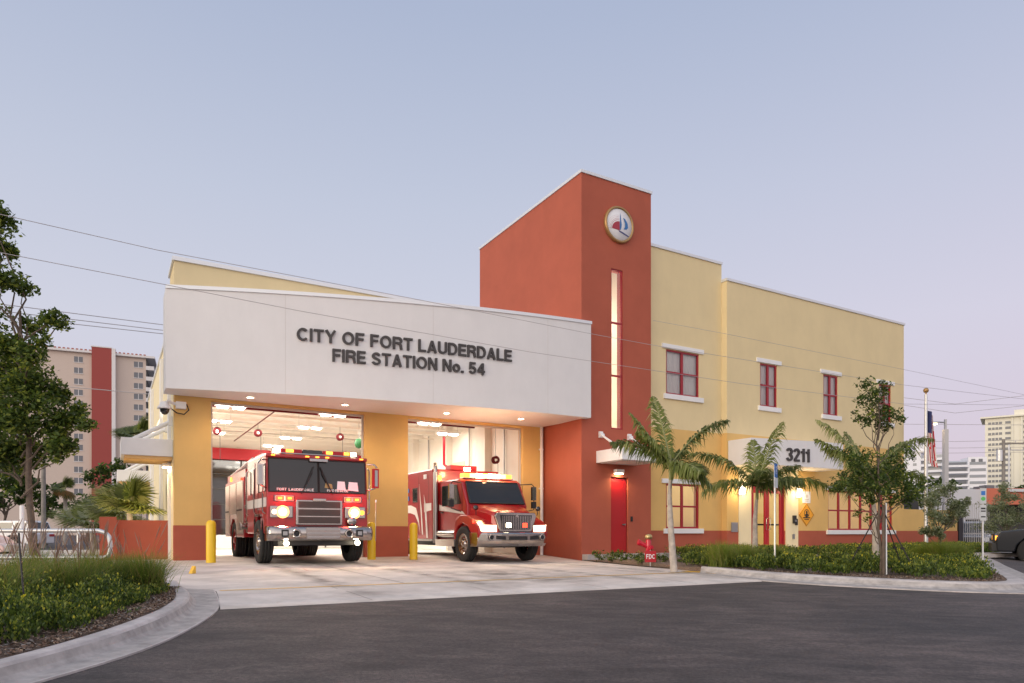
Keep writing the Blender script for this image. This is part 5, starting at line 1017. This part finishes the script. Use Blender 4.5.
# ------------------------------------------------------------------ grasses, hedges, shrubs
def grass_clump(x, y, z, h, sp, n, label, plumes=8, mats=('grass_green', 'grass_dark', 'grass_tan'), pr=(.62, .3, .08), grp='clumps of ornamental grass'):
    e = empty('fountain_grass', (x, y, z), label=label, cat='ornamental grass', group=grp)
    base = np.stack([rng.normal(0, .10, n), rng.normal(0, .10, n), np.zeros(n)], 1); V, Fc, k = blades(base, h, sp, .0042); mi = np.tile(rng.choice(len(mats), n, p=pr), 3)
    np_mesh('blades', V, Fc, mi, mats, e)
    if plumes:
        mb = MB()
        for _ in range(plumes):
            az = random.uniform(0, 2*PI); t = random.uniform(.1, .5); hh = h*random.uniform(1.0, 1.5); t *= .55; a = Vector((0, 0, .1)); b = Vector((math.cos(az)*t*.5, math.sin(az)*t*.5, hh*.7)); c = Vector((math.cos(az)*t, math.sin(az)*t, hh)); d = c + Vector((math.cos(az)*.04, math.sin(az)*.04, .09))
            mb.tube([a, b, c], .0018, 'grass_tan', 4); mb.tube([b.lerp(c, .45), b.lerp(c, .75), c, d], [.0015, .0065, .006, .0015], 'plume', 5)
        mb.build('plumes', e)
pos = [(-4.75, 7.0, 'leftmost corner of the bed nearest the kerb bend'), ]
spots = [(20, 7.6, 'big fountain grass clump behind the black leaning stake, nearest the left edge'), (52, 7.9, 'fountain grass clump in front of the railing post foot'), (78, 8.2, 'fountain grass clump left of the white railing post'), (100, 8.6, 'fountain grass clump under the curved end of the railing'), (122, 8.9, 'fountain grass clump in front of the red planter post'), (146, 9.0, 'fountain grass clump nearest the driveway kerb'), (-8, 7.0, 'fountain grass clump cut by the left edge'), (36, 9.2, 'fountain grass clump in the second row behind the leftmost clumps'), (88, 9.8, 'fountain grass clump in the second row below the railing'), (132, 9.6, 'fountain grass clump in the second row by the planter wall')]
for px, Y, lab in spots:
    x = at(px, Y); grass_clump(x, Y, zxy(x, Y) + .10, random.uniform(.48, .68), random.uniform(.42, .60), 1000, lab, 16 if px < 110 else 5, ('grass_green', 'grass_dark', 'grass_tan', 'leaf_light'), (.5, .26, .14, .10))
for px, Y, h, lab in ((722, 15.2, .62, 'green grass mound at the left end of the island hedge'), (745, 15.6, .55, 'green grass mound in front of the entrance palm'), (775, 16.2, .5, 'green grass mound in front of the entrance doors'), (940, 18.0, .62, 'green grass mound below the silver shrub by the flagpole'), (955, 18.2, .55, 'green grass mound beside the right sign post'), (925, 18.4, .5, 'green grass mound at the foot of the flagpole')):
    x = at(px, Y); grass_clump(x, Y, .1, h, .5, 1700, lab, 0, ('grass_green', 'leaf_light', 'grass_tan'), (.6, .3, .1), 'grass mounds on the island')
def sprigs(name, pt, n, size, mats, tips, label=None, per=(9, 16), rad=.05, kind='stuff', group=None):
    """upright leafy shoots: darker old leaves low down, fresh tips on top"""
    V, mi = [], []
    P_, N_, S_, K_ = [], [], [], []
    while len(P_) < n*12:
        q = pt()
        if q is None: continue
        x, y, h = q; k = random.randint(*per); z0 = zt(*UV(x, y)) + .12; lx, ly = random.gauss(0, .06), random.gauss(0, .06)
        for i in range(k):
            t = random.random()**.7; a = random.uniform(0, 2*PI); r = rad*(1.1 - .6*t)*random.uniform(.3, 1.2)
            P_.append((x + lx*t + r*math.cos(a), y + ly*t + r*math.sin(a), z0 + h*t)); N_.append((math.cos(a)*.8, math.sin(a)*.8, random.uniform(.1, 1.1))); S_.append(size*random.uniform(.65, 1.25)*(1.1 - .35*t)); K_.append((len(mats) + random.randrange(len(tips))) if t > .88 and random.random() < .5 else random.randrange(len(mats)))
    P_, N_, S_, K_ = np.array(P_), np.array(N_), np.array(S_)[:, None], np.array(K_); N_ /= np.linalg.norm(N_, axis=1)[:, None]; up = np.array([0, 0, 1.0])
    b = np.cross(up, N_); b /= np.linalg.norm(b, axis=1)[:, None] + 1e-6; t = np.cross(N_, b)*.5 + N_*.75; t /= np.linalg.norm(t, axis=1)[:, None]
    V = np.stack([P_, P_ + t*S_*.5 + b*S_*.24, P_ + t*S_ - up*S_*.12, P_ + t*S_*.5 - b*S_*.24], 1).reshape(-1, 3)
    return np_mesh(name, V, np.arange(4*len(P_)).reshape(-1, 4), K_, list(mats) + list(tips), None, label=label, kind=kind, group=group)
plants = [(random.uniform(-7.6, -3.9), random.uniform(4.2, 9.0), random.uniform(.12, .34), random.uniform(.08, .46)) for _ in range(300)]
def left_pt():
    cx, cy, r, h = random.choice(plants); a, q = random.uniform(0, 2*PI), r*math.sqrt(random.random()); x, y = cx + q*math.cos(a), cy + q*math.sin(a)
    edge = lerp(y, [(4.2, -3.68), (5.45, -3.57), (6.24, -3.6), (7.42, -3.76), (8.41, -4.05), (9.4, -4.53)]) - .22 - .12*math.sin(y*4) - max(0, (6.2 - y))*.08
    if x > edge or y < 4.15: return None
    return x, y, min(h, .12 + .5*(edge - x))*(1 - .35*(q/r)**2)
sprigs('ground_cover', left_pt, 9500, .050, ('leaf_mid', 'leaf_dark', 'leaf_dark', 'leaf_mid', 'leaf_light'), ('leaf_light', 'leaf_yellow', 'leaf_light', 'leaf_mid', 'leaf_light', 'leaf_mid'), label='low bushy ground cover with yellow tipped shoots in the left bed', rad=.045)
ri = right_in
hp = []
while len(hp) < 130:
    i_ = random.uniform(2, 33); a, b = ri[int(i_)], bk[int(i_)]; t = random.uniform(.045, .9); x, y = a[0] + (b[0] - a[0])*t, a[1] + (b[1] - a[1])*t; u, v = UV(x, y)
    if v < -5.5 and math.dist((x, y), a) > .32: hp.append((x, y, random.uniform(.22, .42), random.uniform(.14, .36)*(1.25 if u < 1 else .9)))
def hedge_pt():
    cx, cy, r, h = random.choice(hp); a, q = random.uniform(0, 2*PI), r*math.sqrt(random.random()); x, y = cx + q*math.cos(a), cy + q*math.sin(a)
    if min(math.dist((x, y), p) for p in ri[2:40:2]) < .30 or UV(x, y)[1] > -5.35: return None
    return x, y, h*(1 - .35*(q/r)**2)
sprigs('hedge_shrubbery', hedge_pt, 6500, .078, ('leaf_mid', 'leaf_dark', 'leaf_mid', 'leaf_light'), ('leaf_light', 'leaf_yellow', 'leaf_light', 'leaf_mid', 'leaf_light'), label='low leafy hedge with yellow tips filling the kerbed island', rad=.07)
def back_pt():
    u = random.uniform(2.9, 20.5); v = random.uniform(-4.0, -.6)
    if 6.6 < u < 10.1: return None
    x, y = W(u, v); l = .5 + .5*math.sin(u*3)*math.cos(u*7 + v*4); return x, y, .36*(.55 + .45*l)
sprigs('wall_shrubbery', back_pt, 5200, .085, ('leaf_mid', 'leaf_dark', 'leaf_mid', 'leaf_light'), ('leaf_light', 'leaf_yellow', 'leaf_mid'), label='low planting between the footpath and the wing wall', rad=.09)
def chips(name, pts, label):
    P_ = np.array(pts); V, Fc = leaves(P_, .045, .35, 2.2); return np_mesh(name, V, Fc, rng.choice(4, len(P_), p=[.3, .35, .2, .15]), ['chip_dark', 'chip_brown', 'chip_tan', 'chip_grey'], None, label=label, kind='stuff')
mat('chip_dark', (.07, .045, .03), .9); mat('chip_brown', (.20, .12, .08), .9); mat('chip_tan', (.36, .26, .18), .9); mat('chip_grey', (.26, .23, .21), .9)
cp = []
while len(cp) < 15000:
    y = random.uniform(4.0, 9.6); e_ = lerp(y, [(4.2, -3.68), (5.45, -3.57), (6.24, -3.6), (7.42, -3.76), (8.41, -4.05), (9.4, -4.53)]); x = e_ - random.random()**1.5*2.6 - .02; cp.append((x, y, zt(*UV(x, y)) + .145))
chips('mulch_chips', cp, 'brown wood chip mulch along the kerb of the left bed')
cp = []
while len(cp) < 9000:
    i_ = random.uniform(0, 32); a, b = ri[int(i_)], ri[int(i_) + 1]; q = bk[int(i_)]; f_ = i_ % 1; x, y = a[0] + (b[0] - a[0])*f_, a[1] + (b[1] - a[1])*f_; t = random.random()*.08 + .003; x += (q[0] - x)*t; y += (q[1] - y)*t; cp.append((x, y, zt(*UV(x, y)) + .135))
chips('island_mulch_chips', cp, 'brown wood chip mulch along the kerb of the right island')
s0 = None
names = ['under the left jamb of the red door', 'under the middle of the red door', 'under the right jamb of the red door', 'left of the hydrant', 'just left of the FDC sign', 'right of the FDC sign', 'left of the first palm trunk', 'right of the first palm trunk', 'under the left half of the lower window', 'under the right half of the lower window', 'between the lower window and the island grass']
for k, (px, Y) in enumerate([(599, 20.1), (611, 19.6), (623, 19.2), (637, 18.8), (642, 17.9), (660, 18.6), (665, 18.2), (681, 18.0), (691, 18.6), (702, 18.4), (712, 18.8)]):
    x = at(px, Y); loc = (x, Y, .04); lab = 'small green shrub ' + names[k]
    e = empty('small_shrub', loc, random.uniform(0, 6), label=lab, cat='shrub', group='small shrubs at the tower foot')
    crown('foliage', [((0, 0, .16), .20, 200), ((.1, .05, .22), .13, 90)], .06, ['leaf_mid', 'leaf_light', 'leaf_dark'], [.5, .2, .3], e, .5); mb = MB(); mb.tube([(0, 0, 0), (0, 0, .2)], .01, 'bark', 5); mb.build('stem', e)
    e.scale = (random.uniform(.8, 1.2),)*3

# ------------------------------------------------------------------ hydrant and signs
hx, hy = at(648.5, 18.8), 18.8
HY = empty('fire_hydrant', (hx, hy, .03), 0, label='red fire department connection with brass cap beside the tower door', cat='hydrant')
mb = MB(); mb.lathe([(.13, 0), (.13, .04), (.085, .06), (.075, .3), (.085, .34), (.085, .55), (.06, .60)], 'hydrant_red', 20); mb.build('body', HY)
mb = MB(); mb.cyl((-.05, 0, .42), (-.27, -.02, .50), .06, 'hydrant_red'); mb.cyl((-.26, -.02, .495), (-.33, -.03, .52), .075, 'hydrant_red'); mb.build('outlet', HY)
mb = MB(); mb.cyl((.03, -.05, .34), (.08, -.17, .40), .05, 'hydrant_red'); mb.build('outlet', HY); HY.scale = (.88, .88, 1.12)
mb = MB(); mb.lathe([(.07, .58), (.11, .60), (.115, .66), (.08, .70), (.001, .71)], 'brass', 20); mb.build('cap', HY)
fs_ = empty('fdc_sign', (at(650.5, 17.3), 17.3, .03), 0, label='small red square sign lettered FDC in front of the hydrant', cat='sign')
mb = MB(); mb.cyl((0, .02, 0), (0, .02, .4), .015, 'steel', n=8); mb.build('post', fs_)
mb = MB(); mb.box(-.14, .14, -.01, .01, .10, .38, 'sign_red'); pl = mb.build('plate', fs_, bevel=.004)
vs, fcs = text_geo('FDC', .115, .0005); mb = MB(); mb.add([(v[0]*.86 - .108, -.013 - v[2], .185 + v[1]) for v in vs], fcs, 'sign_white'); mb.build('lettering', pl)
# diamond + notice signs on the wall
def wall_thing(name, u, z, label, cat): return empty(name, (*W(u, -.101), z), TH, label=label, cat=cat)
u = pu(806.2, -.1); z = H + (532 - 514.8)/F*W(u, -.1)[1]
ds = wall_thing('diamond_sign', u, z, 'yellow diamond sign with a black pictogram on the wall right of the entrance', 'sign')
mb = MB(); q = .44; mb.prism([(-q, 0), (0, -q), (q, 0), (0, q)], 'y', -.02, 0, 'sign_yellow'); pl = mb.build('plate', ds)
mb = MB(); q2 = .41
for i in range(4):
    p, r_ = [(-q2, 0), (0, -q2), (q2, 0), (0, q2)][i], [(0, -q2), (q2, 0), (0, q2), (-q2, 0)][i]; mb.tube([(p[0], -.021, p[1]), (r_[0], -.021, r_[1])], .006, 'black', 4)
mb.cyl((0, -.02, .10), (0, -.025, .10), .05, 'black'); mb.lathe([(.12, -.022), (.15, -.022)], 'black', 24, (0, 0, .06), 'y'); mb.box(-.05, .05, -.026, -.0205, -.06, .05, 'black'); mb.prism([(-.14, -.03), (-.05, .04), (-.05, 0), (-.1, -.05)], 'y', -.026, -.0205, 'black'); mb.prism([(.14, -.03), (.05, .04), (.05, 0), (.1, -.05)], 'y', -.026, -.0205, 'black'); mb.box(-.2, .2, -.026, -.0205, -.13, -.09, 'black'); mb.box(-.13, .13, -.026, -.0205, -.19, -.16, 'black'); mb.build('pictogram', pl)
z = H + (532 - 497.3)/F*W(u, -.1)[1]; ns = wall_thing('notice_sign', u, z, 'small white notice plate above the yellow diamond sign', 'sign')
mb = MB(); mb.box(-.22, .22, -.02, 0, -.22, .22, 'sign_white'); pl = mb.build('plate', ns); mb = MB(); mb.cyl((0, -.02, .04), (0, -.024, .04), .07, 'seam'); mb.box(-.12, .12, -.024, -.0205, -.1, -.06, 'seam'); mb.box(-.09, .09, -.024, -.0205, -.16, -.13, 'seam'); mb.build('pictogram', pl)
# parking sign (seen nearly edge on)
x = at(775.6, 15.6); ps = empty('parking_sign', (x, 15.6, .05), math.radians(52), label='blue and white accessible parking sign on a tall post in front of the entrance', cat='sign')
mb = MB(); mb.box(-.018, .018, .0, .03, 0, 2.30, 'galvanised'); mb.build('post', ps)
mb = MB(); mb.box(-.10, .10, -.012, -.002, 2.05, 2.36, 'sign_blue'); mb.box(-.12, .12, -.012, -.002, 1.82, 2.04, 'sign_white'); pl = mb.build('plate', ps); mb = MB(); mb.cyl((0, -.012, 2.28), (0, -.016, 2.28), .02, 'sign_white', n=10); mb.lathe([(.035, -.014), (.048, -.014)], 'sign_white', 16, (.01, 0, 2.17), 'y'); mb.box(-.01, .01, -.016, -.0125, 2.17, 2.25, 'sign_white'); mb.build('pictogram', pl)
x = at(983, 17.2); ps = empty('parking_sign', (x, 17.2, .02), math.radians(-12), label='white sign with a green mark above a second white plate, right end of the island', cat='sign')
mb = MB(); mb.box(-.018, .018, .0, .03, 0, 1.85, 'galvanised'); mb.build('post', ps)
mb = MB(); mb.box(-.07, .07, -.012, -.002, 1.56, 1.94, 'sign_grey'); mb.cyl((.0, -.012, 1.68), (0, -.015, 1.68), .05, 'sign_green'); mb.box(-.045, .045, -.015, -.0125, 1.77, 1.87, 'sign_blue'); mb.build('plate', ps)
mb = MB(); mb.box(-.07, .07, -.012, -.002, 1.14, 1.53, 'sign_grey'); mb.box(-.05, .05, -.015, -.0125, 1.42, 1.46, 'black'); mb.box(-.05, .05, -.015, -.0125, 1.36, 1.39, 'black'); mb.box(-.05, .05, -.015, -.0125, 1.22, 1.25, 'black'); mb.build('second_plate', ps)

# flagpole
FP = empty('flagpole', (at(926, 29), 29, .05), 0, label='silver flagpole topped by a gold ball, right of the wing', cat='flagpole')
mb = MB(); mb.cyl((0, 0, 0), (0, 0, 6.55), .085, 'galvanised', .055, n=14); mb.build('pole', FP); mb = MB(); mb.lathe([(.001, -.11), (.08, -.08), (.11, 0), (.08, .08), (.001, .11)], 'gold', 18, (0, 0, 6.72)); mb.cyl((0, 0, 6.5), (0, 0, 6.66), .03, 'gold', n=8); mb.build('finial', FP)
mb = MB(); ns_ = 7; N = 26
V = []; KX = 14
def flag_pt(s, t):   # s across (0 at pole), t down: cloth hanging limp in folds
    w = .34 - .12*t*(1 - t); return (.05 + s*w*(.75 + .35*t), .10*math.sin(s*9 + t*2), 5.95 - t*2.2 - s*.25)
for i in range(KX):
    for j in range(N):
        s0_, s1_ = i/KX, (i + 1)/KX; t0, t1 = j/N, (j + 1)/N
        m = 'flag_blue' if (t0 < .42 and s0_ < .55) else ('flag_red' if int((s0_*1.0 + t0*.25)*13) % 2 else 'flag_white')
        mb.quad(flag_pt(s0_, t0), flag_pt(s1_, t0), flag_pt(s1_, t1), flag_pt(s0_, t1), m)
fg = mb.build('flag', loc=FP.location, rz=.0, label='American flag hanging limp from the silver flagpole', cat='flag')
# street lamp
SLm = empty('street_lamp', (at(945.4, 45), 45, 0), 0, label='tall square concrete street lamp, lit, right of the flagpole', cat='street lamp')
mb = MB(); mb.box(-.13, .13, -.13, .13, 0, 7.5, 'seam'); mb.build('pole', SLm); mb = MB(); mb.box(-.06, .06, -.06, .06, 7.5, 8.15, 'steel'); mb.tube([(0, 0, 7.95), (-.6, 0, 7.98)], .05, 'steel', 8); mb.build('arm', SLm)
mb = MB(); mb.box(-1.0, -.5, -.15, .15, 7.88, 8.0, 'steel'); hd = mb.build('head', SLm, bevel=.03); mb = MB(); mb.box(-.95, -.6, -.12, .12, 7.82, 7.879, 'street_glow'); mb.build('lens', hd)
# utility poles
UP = empty('utility_pole', (at(1003.5, 70), 70, 0), 0, label='timber utility pole with a grey transformer in front of the cream high rise', cat='utility pole')
mb = MB(); mb.cyl((0, 0, 0), (0, 0, 10.2), .2, 'wood_grey', .14); mb.build('pole', UP); mb = MB(); mb.box(-.3, 2.6, -.08, .08, 9.7, 9.85, 'wood_grey'); mb.build('crossarm', UP); mb = MB(); mb.cyl((-.4, 0, 8.0), (-.4, 0, 9.1), .28, 'galvanised'); mb.build('transformer', UP)
for x_ in (0, 1.2, 2.3): mb = MB(); mb.cyl((x_, 0, 9.86), (x_, 0, 10.1), .05, 'seam', n=8); mb.build('insulator', UP)
UP2 = empty('slim_pole', (at(1009, 72), 72, 0), 0, label='slim grey service pole right of the transformer pole', cat='utility pole'); mb = MB(); mb.cyl((0, 0, 0), (0, 0, 9.9), .09, 'galvanised'); mb.build('pole', UP2); mb = MB(); mb.box(-.1, 2.2, -.05, .05, 9.3, 9.4, 'steel'); mb.build('crossarm', UP2)
mb = MB(); mb.cyl((0, 0, 0), (0, 0, 5.0), .13, 'wood_grey', .10); mb.build('pale_pole', loc=(at(43.5, 38), 38, 0), label='pale concrete pole without a lamp behind the white van', cat='pole')
mb = MB(); mb.cyl((0, 0, -.1), (0, 0, 1.45), .045, 'white_trim'); mb.build('marker_post', loc=(at(22, 15), 15, 0), label='short white post standing behind the railing', cat='post')
mb = MB(); mb.tube([(0, 0, 0), (-.12, .1, .62)], .009, 'black', 6); mb.build('black_stake', loc=(at(24, 6.4), 6.4, .25), label='thin black stake leaning left in the front planting bed', cat='stake')
# railing
RL = empty('railing', (at(79, 10.6), 10.6, .1), 0, label='galvanised pipe railing with a rounded end in front of the parked cars', cat='railing')
yy = 0; z1, z0 = .80, .39
mb = MB(); mb.tube([(-4, yy, z1), (.3, yy, z1), (.40, yy, z1 - .03), (.455, yy, z1 - .09), (.475, yy, z1 - .18), (.475, yy, z0 + .1), (.45, yy, z0 + .03), (.38, yy, z0), (-4, yy, z0)], .033, 'galvanised', 12); mb.build('rail', RL)
for x_ in (0, -1.5, -3.0): mb = MB(); mb.cyl((x_, yy, 0), (x_, yy, z1 - .02), .033, 'galvanised', n=12); mb.build('post', RL)

# ------------------------------------------------------------------ background buildings
def block(name, px0, px1, Y, ytop, rot, mat_, label, cat='building'):
    x = at(px0, Y); e = empty(name, (x, Y, 0), rot, label=label, cat=cat); ca, sa = math.cos(rot), math.sin(rot); k = (px1 - 512)/F
    w = (k*Y - x)/(ca - k*sa); h = H + (532 - ytop)/F*Y; return e, w, h
# apartment block left (rot 24 deg)
AB, w, h = block('apartment_block', 48, 146, 184, 346, math.radians(24), 'apartment_beige', 'beige apartment block with a tall red strip and side balconies, far left')
mb = MB(); mb.box(-18, w, 0, 18, 0, h - 1, 'apartment_beige'); mb.build('wall', AB)
mb = MB(); mb.box(-18.6, w + 2.2, -.9, 18.6, h - 1, h - .4, 'apartment_white')
nt_ = int(w + 20)
for k in range(nt_*1): mb.box(-18.6 + k, -18.6 + k + .55, -.95, -.5, h - .4, h - .12, 'tile_red')
mb.build('roof', AB)
rx0 = 10.1; rx1 = 14.8
mb = MB(); mb.box(rx0, rx1, -1.4, -.01, 0, h + .6, 'apartment_red'); mb.build('red_strip', AB); mb = MB(); mb.box(rx1, rx1 + .9, -1.5, -.01, 0, h + .6, 'apartment_white'); mb.box(rx0 - .2, rx1, -1.5, -.01, h + .61, h + .9, 'apartment_white'); mb.build('white_strip', AB)
w0 = None
fl_ = 2.95
for c0, c1 in ((5.9, 7.9), (20.0, 22.2), (-8, -6)):
    for k in range(13):
        zz = h - 3.6 - k*fl_
        if w0 is None or abs((c1 - c0) - w0[1]) > .05:
            mb = MB(); mb.box(0, c1 - c0, -.05, .05, 0, 1.5, 'window_dark'); mb.box((c1 - c0)/2 - .06, (c1 - c0)/2 + .06, -.08, -.051, 0, 1.5, 'apartment_white'); mb.box(-.1, c1 - c0 + .1, -.15, -.051, -.15, 0, 'apartment_white'); o = mb.build('window', AB); o.location = (c0, 0, zz); w0 = (o, c1 - c0)
        else: dup(w0[0], (c0, 0, zz))
for k in range(14):
    zz = h - 4.2 - k*fl_; mb = MB(); mb.box(w, w + 2.0, -.4, 14, zz, zz + 1.1, 'apartment_white'); mb.box(w + .001, w + .3, 0, 14, zz + 1.1, zz + fl_, 'mall_dark'); mb.build('balcony', AB)
AC, w, h = block('apartment_wing', -40, 14, 200, 368, math.radians(10), '', 'lower beige apartment wing at the left edge, behind the shade tree'); mb = MB(); mb.box(0, w, 0, 15, 0, h, 'apartment_beige'); mb.build('wall', AC); mb = MB(); mb.box(-.5, w + .8, -.6, 15.5, h, h + .8, 'tile_red'); mb.build('roof', AC)
for k in range(9): mb = MB(); mb.box(w - 4.6, w - 2.4, -.06, .02, h - 3.6 - k*2.95, h - 2.0 - k*2.95, 'window_dark'); mb.build('window', AC)
# cream high rise right
CT, w, h = block('high_rise', 985, 1075, 400, 419, math.radians(-36), '', 'cream high rise with dark window bands at the right edge')
mb = MB(); mb.box(0, w, 0, 25, 0, h, 'tower_cream'); mb.build('wall', CT); mb = MB(); mb.box(-2.2, w + 2, -2, 27, h, h + .9, 'tower_cream'); mb.box(13.6, 19.3, 0, 12, h + .9, h + 3.8, 'tower_cream'); mb.build('roof', CT)
mb = MB(); mb.box(12.5, 13.1, -1.0, 0, 0, h - .5, 'tower_cream'); mb.box(16.6, 17.4, -1, 0, 0, h - .5, 'tower_cream'); mb.build('rib', CT)
wk = {}
for k in range(15):
    for c0, c1 in ((1.5, 8.0), (9.5, 12.0), (17.8, 21.0), (23.0, 31.0), (33.5, 40)):
        key = round(c1 - c0, 2); zz = h - 3.6 - k*3.0
        if key not in wk:
            mb = MB(); mb.box(0, c1 - c0, -.2, .1, 0, 1.35, 'window_dark'); n = max(1, int((c1 - c0)/1.6))
            for j in range(1, n): mb.box((c1 - c0)*j/n - .15, (c1 - c0)*j/n + .15, -.3, -.2, 0, 1.35, 'tower_cream')
            o = mb.build('window', CT); o.location = (c0, 0, zz); wk[key] = o
        else: dup(wk[key], (c0, 0, zz))
# white condominium & blue balconies building
WC, w, h = block('white_condominium', 880, 945, 350, 455, math.radians(-36), '', 'white condominium with small windows and corner balconies, behind the flagpole')
mb = MB(); mb.box(0, w - 10, 0, 18, 0, h, 'condo_white'); mb.box(w - 10, w, 2.5, 18, 0, h - 1, 'condo_white'); mb.build('wall', WC); mb = MB(); mb.box(-.5, w - 9, -.8, 18.5, h, h + .8, 'apartment_white'); mb.box(w*.55, w*.7, 3, 10, h + .8, h + 4, 'condo_white'); mb.build('roof', WC)
for k in range(10):
    zz = h - 3.4 - k*2.9
    for c in (w*.35, w*.52): mb = MB(); mb.box(c, c + 1.5, -.12, .05, zz, zz + 1.3, 'window_grey'); mb.build('window', WC)
    mb = MB(); mb.box(w - 10, w + .6, -.3, 2.5, zz - .6, zz + .5, 'condo_white'); mb.box(w - 9.6, w - .2, 2.35, 2.49, zz + .5, zz + 2.3, 'window_grey'); mb.build('balcony', WC)
BC, w, h = block('blue_condominium', 945, 986, 330, 458, math.radians(-16), '', 'bluish condominium with stacked balconies left of the cream high rise')
mb = MB(); mb.box(0, w, 0, 18, 0, h - 1.5, 'condo_blue'); mb.box(w*.55, w, -1.2, 10, 0, h, 'condo_white'); mb.build('wall', BC)
for k in range(9):
    zz = h - 4.6 - k*3.0; mb = MB(); mb.box(.2, w*.54, -2, -.01, zz, zz + 1.0, 'condo_white'); mb.box(.3, w*.53, -.1, -.01, zz + 1, zz + 2.4, 'window_dark'); mb.build('balcony', BC)
    mb = MB(); mb.box(w*.58, w*.97, -1.35, -1.21, zz + 1.0, zz + 2.3, 'window_grey'); mb.build('window_band', BC)
for c in (.62, .8): mb = MB(); mb.box(w*c, w*c + 1.6, -1.4, -1.21, h - 2.3, h - .9, 'window_dark'); mb.build('window', BC)
# shops
ML, w, h = block('shop_building', 940, 1060, 50, 489, math.radians(4), '', 'long low shop with a white left and an orange right half behind the silver shrubs', 'shop')
mw = (at(986, 50) - at(940, 50)); mb = MB(); mb.box(-3, mw, 0, 8, h*.45, h, 'mall_white'); mb.box(-3, mw, 1.5, 8, 0, h*.45, 'mall_dark'); mb.build('white_wall', ML); mb = MB(); mb.box(mw, w + 6, -.3, 8, h*.72, h + .05, 'mall_orange'); mb.box(mw, w + 6, 1.2, 8, 0, h*.72, 'mall_dark'); mb.build('orange_wall', ML)
mb = MB(); mb.box(mw + 1.6, w + 6, -.5, -.31, h*.95, h*1.0, 'mall_white'); mb.build('roof_edge', ML)
for k in range(4): mb = MB(); mb.box(mw - 3 + k*.02 + .4*k, mw - 2.7 + .42*k, -.1, .3, 0, h*.45, 'mall_white'); mb.build('column', ML)
mb = MB(); mb.box(0, .5, 0, .6, 0, .28, 'window_dark'); mb.box(.55, 1.2, 0, .7, 0, .38, 'window_dark'); mb.build('roof_unit', ML).location = (mw + 1.2, 2, h + .06)
# yard gate
GT = empty('yard_gate', (*W(21.1, 0), 0), TH, label='grey metal mesh gate at the right end of the yard wall', cat='gate'); mb = MB(); mb.box(0, .35, -.1, .2, 0, 2.3, 'black'); mb.build('post', GT); mb = MB()
for k in range(16): mb.box(.45 + k*.16, .47 + k*.16, 0, .02, .1, 2.2, 'seam')
for z_ in (.1, .8, 1.5, 2.2): mb.box(.4, 3, .02, .05, z_ - .02, z_ + .02, 'seam')
mb.build('mesh_panel', GT)
mb = MB(); mb.box(0, 2.6, 0, 1.2, 0, 1.1, 'mall_dark'); mb.build('cooling_unit', loc=(*W(17.6, 1.2), 1.4), rz=TH, bevel=.03, label='dark metal unit showing above the yard wall beside the wing', cat='air conditioner')

# ------------------------------------------------------------------ overhead wires
def wire(pts, r, label, sag=0):
    mb = MB(); out = []
    for a, b in zip(pts, pts[1:]):
        for i in range(8): t = i/8; out.append([a[k] + (b[k] - a[k])*t for k in range(3)])
    out.append(pts[-1]); mb.tube(out, r, 'wire_grey', 5); mb.build('power_line', label=label, cat='power line', group='overhead power lines')
def wv(px, py, v): u = pu(px, v); x, y = W(u, v); return (x, y, H + (532 - py)/F*y)
wire([wv(-120, 187, -1.5)] + [wv(*p, -1.5) for p in ((14.6, 217.6), (157, 250), (300, 277), (420, 300), (592, 334), (652, 345), (904, 385), (1024, 399), (1150, 408))], .007, 'upper power line crossing in front of the canopy top and the tower')
wire([wv(-120, 228, -1.5)] + [wv(*p, -1.5) for p in ((10, 254.5), (157, 283), (300, 311), (530, 352), (740, 383.4), (904, 404), (1024, 405), (1150, 402))], .007, 'lower power line crossing the white canopy above the lettering')
wire([(*W(2.84, -.05), 7.5 + .31), ] + [wv(*p, -1.2) for p in ((724, 333.5), (904, 369.5), (1024, 394.7), (1150, 405))], .006, 'power line fixed to the tower and running right across the cream wall')
for (a, b), lab in (((304, 325), 'highest of the three thin wires left of the canopy'), ((310.8, 330.5), 'middle of the three thin wires left of the canopy'), ((316, 334), 'lowest of the three thin wires left of the canopy')):
    Y = 45; wire([(at(-60, Y), Y, H + (532 - (a - 6))/F*Y), (at(0, Y), Y, H + (532 - a)/F*Y), (at(165, Y + 6), Y + 6, H + (532 - b)/F*(Y + 6)), (at(230, Y + 8), Y + 8, H + (532 - b - 5)/F*(Y + 8))], .025, lab)
wire([(at(60, 60), 60, H + (532 - 386)/F*60), (at(170, 60), 60, H + (532 - 396)/F*60)], .035, 'dark wire low across the beige apartment block')
for a, b, c, lab in ((396, 404, 395, 'slack wire above the street lamp, dipping in the middle'), (403, 413, 405, 'second slack wire just above the street lamp'), (424, 424.5, 425, 'level wire running right from the street lamp head'), (441, 441.5, 440, 'level wire at the height of the pole crossarm'), (448, 448, 447, 'level wire just above the white condominium roof'), (453, 453, 452, 'lowest wire above the condominium roofs')):
    Y = 75; wire([(at(890, Y), Y, H + (532 - a)/F*Y), (at(955, Y), Y, H + (532 - b)/F*Y), (at(1030, Y), Y, H + (532 - c)/F*Y), (at(1100, Y), Y, H + (532 - c + 3)/F*Y)], .022, lab)
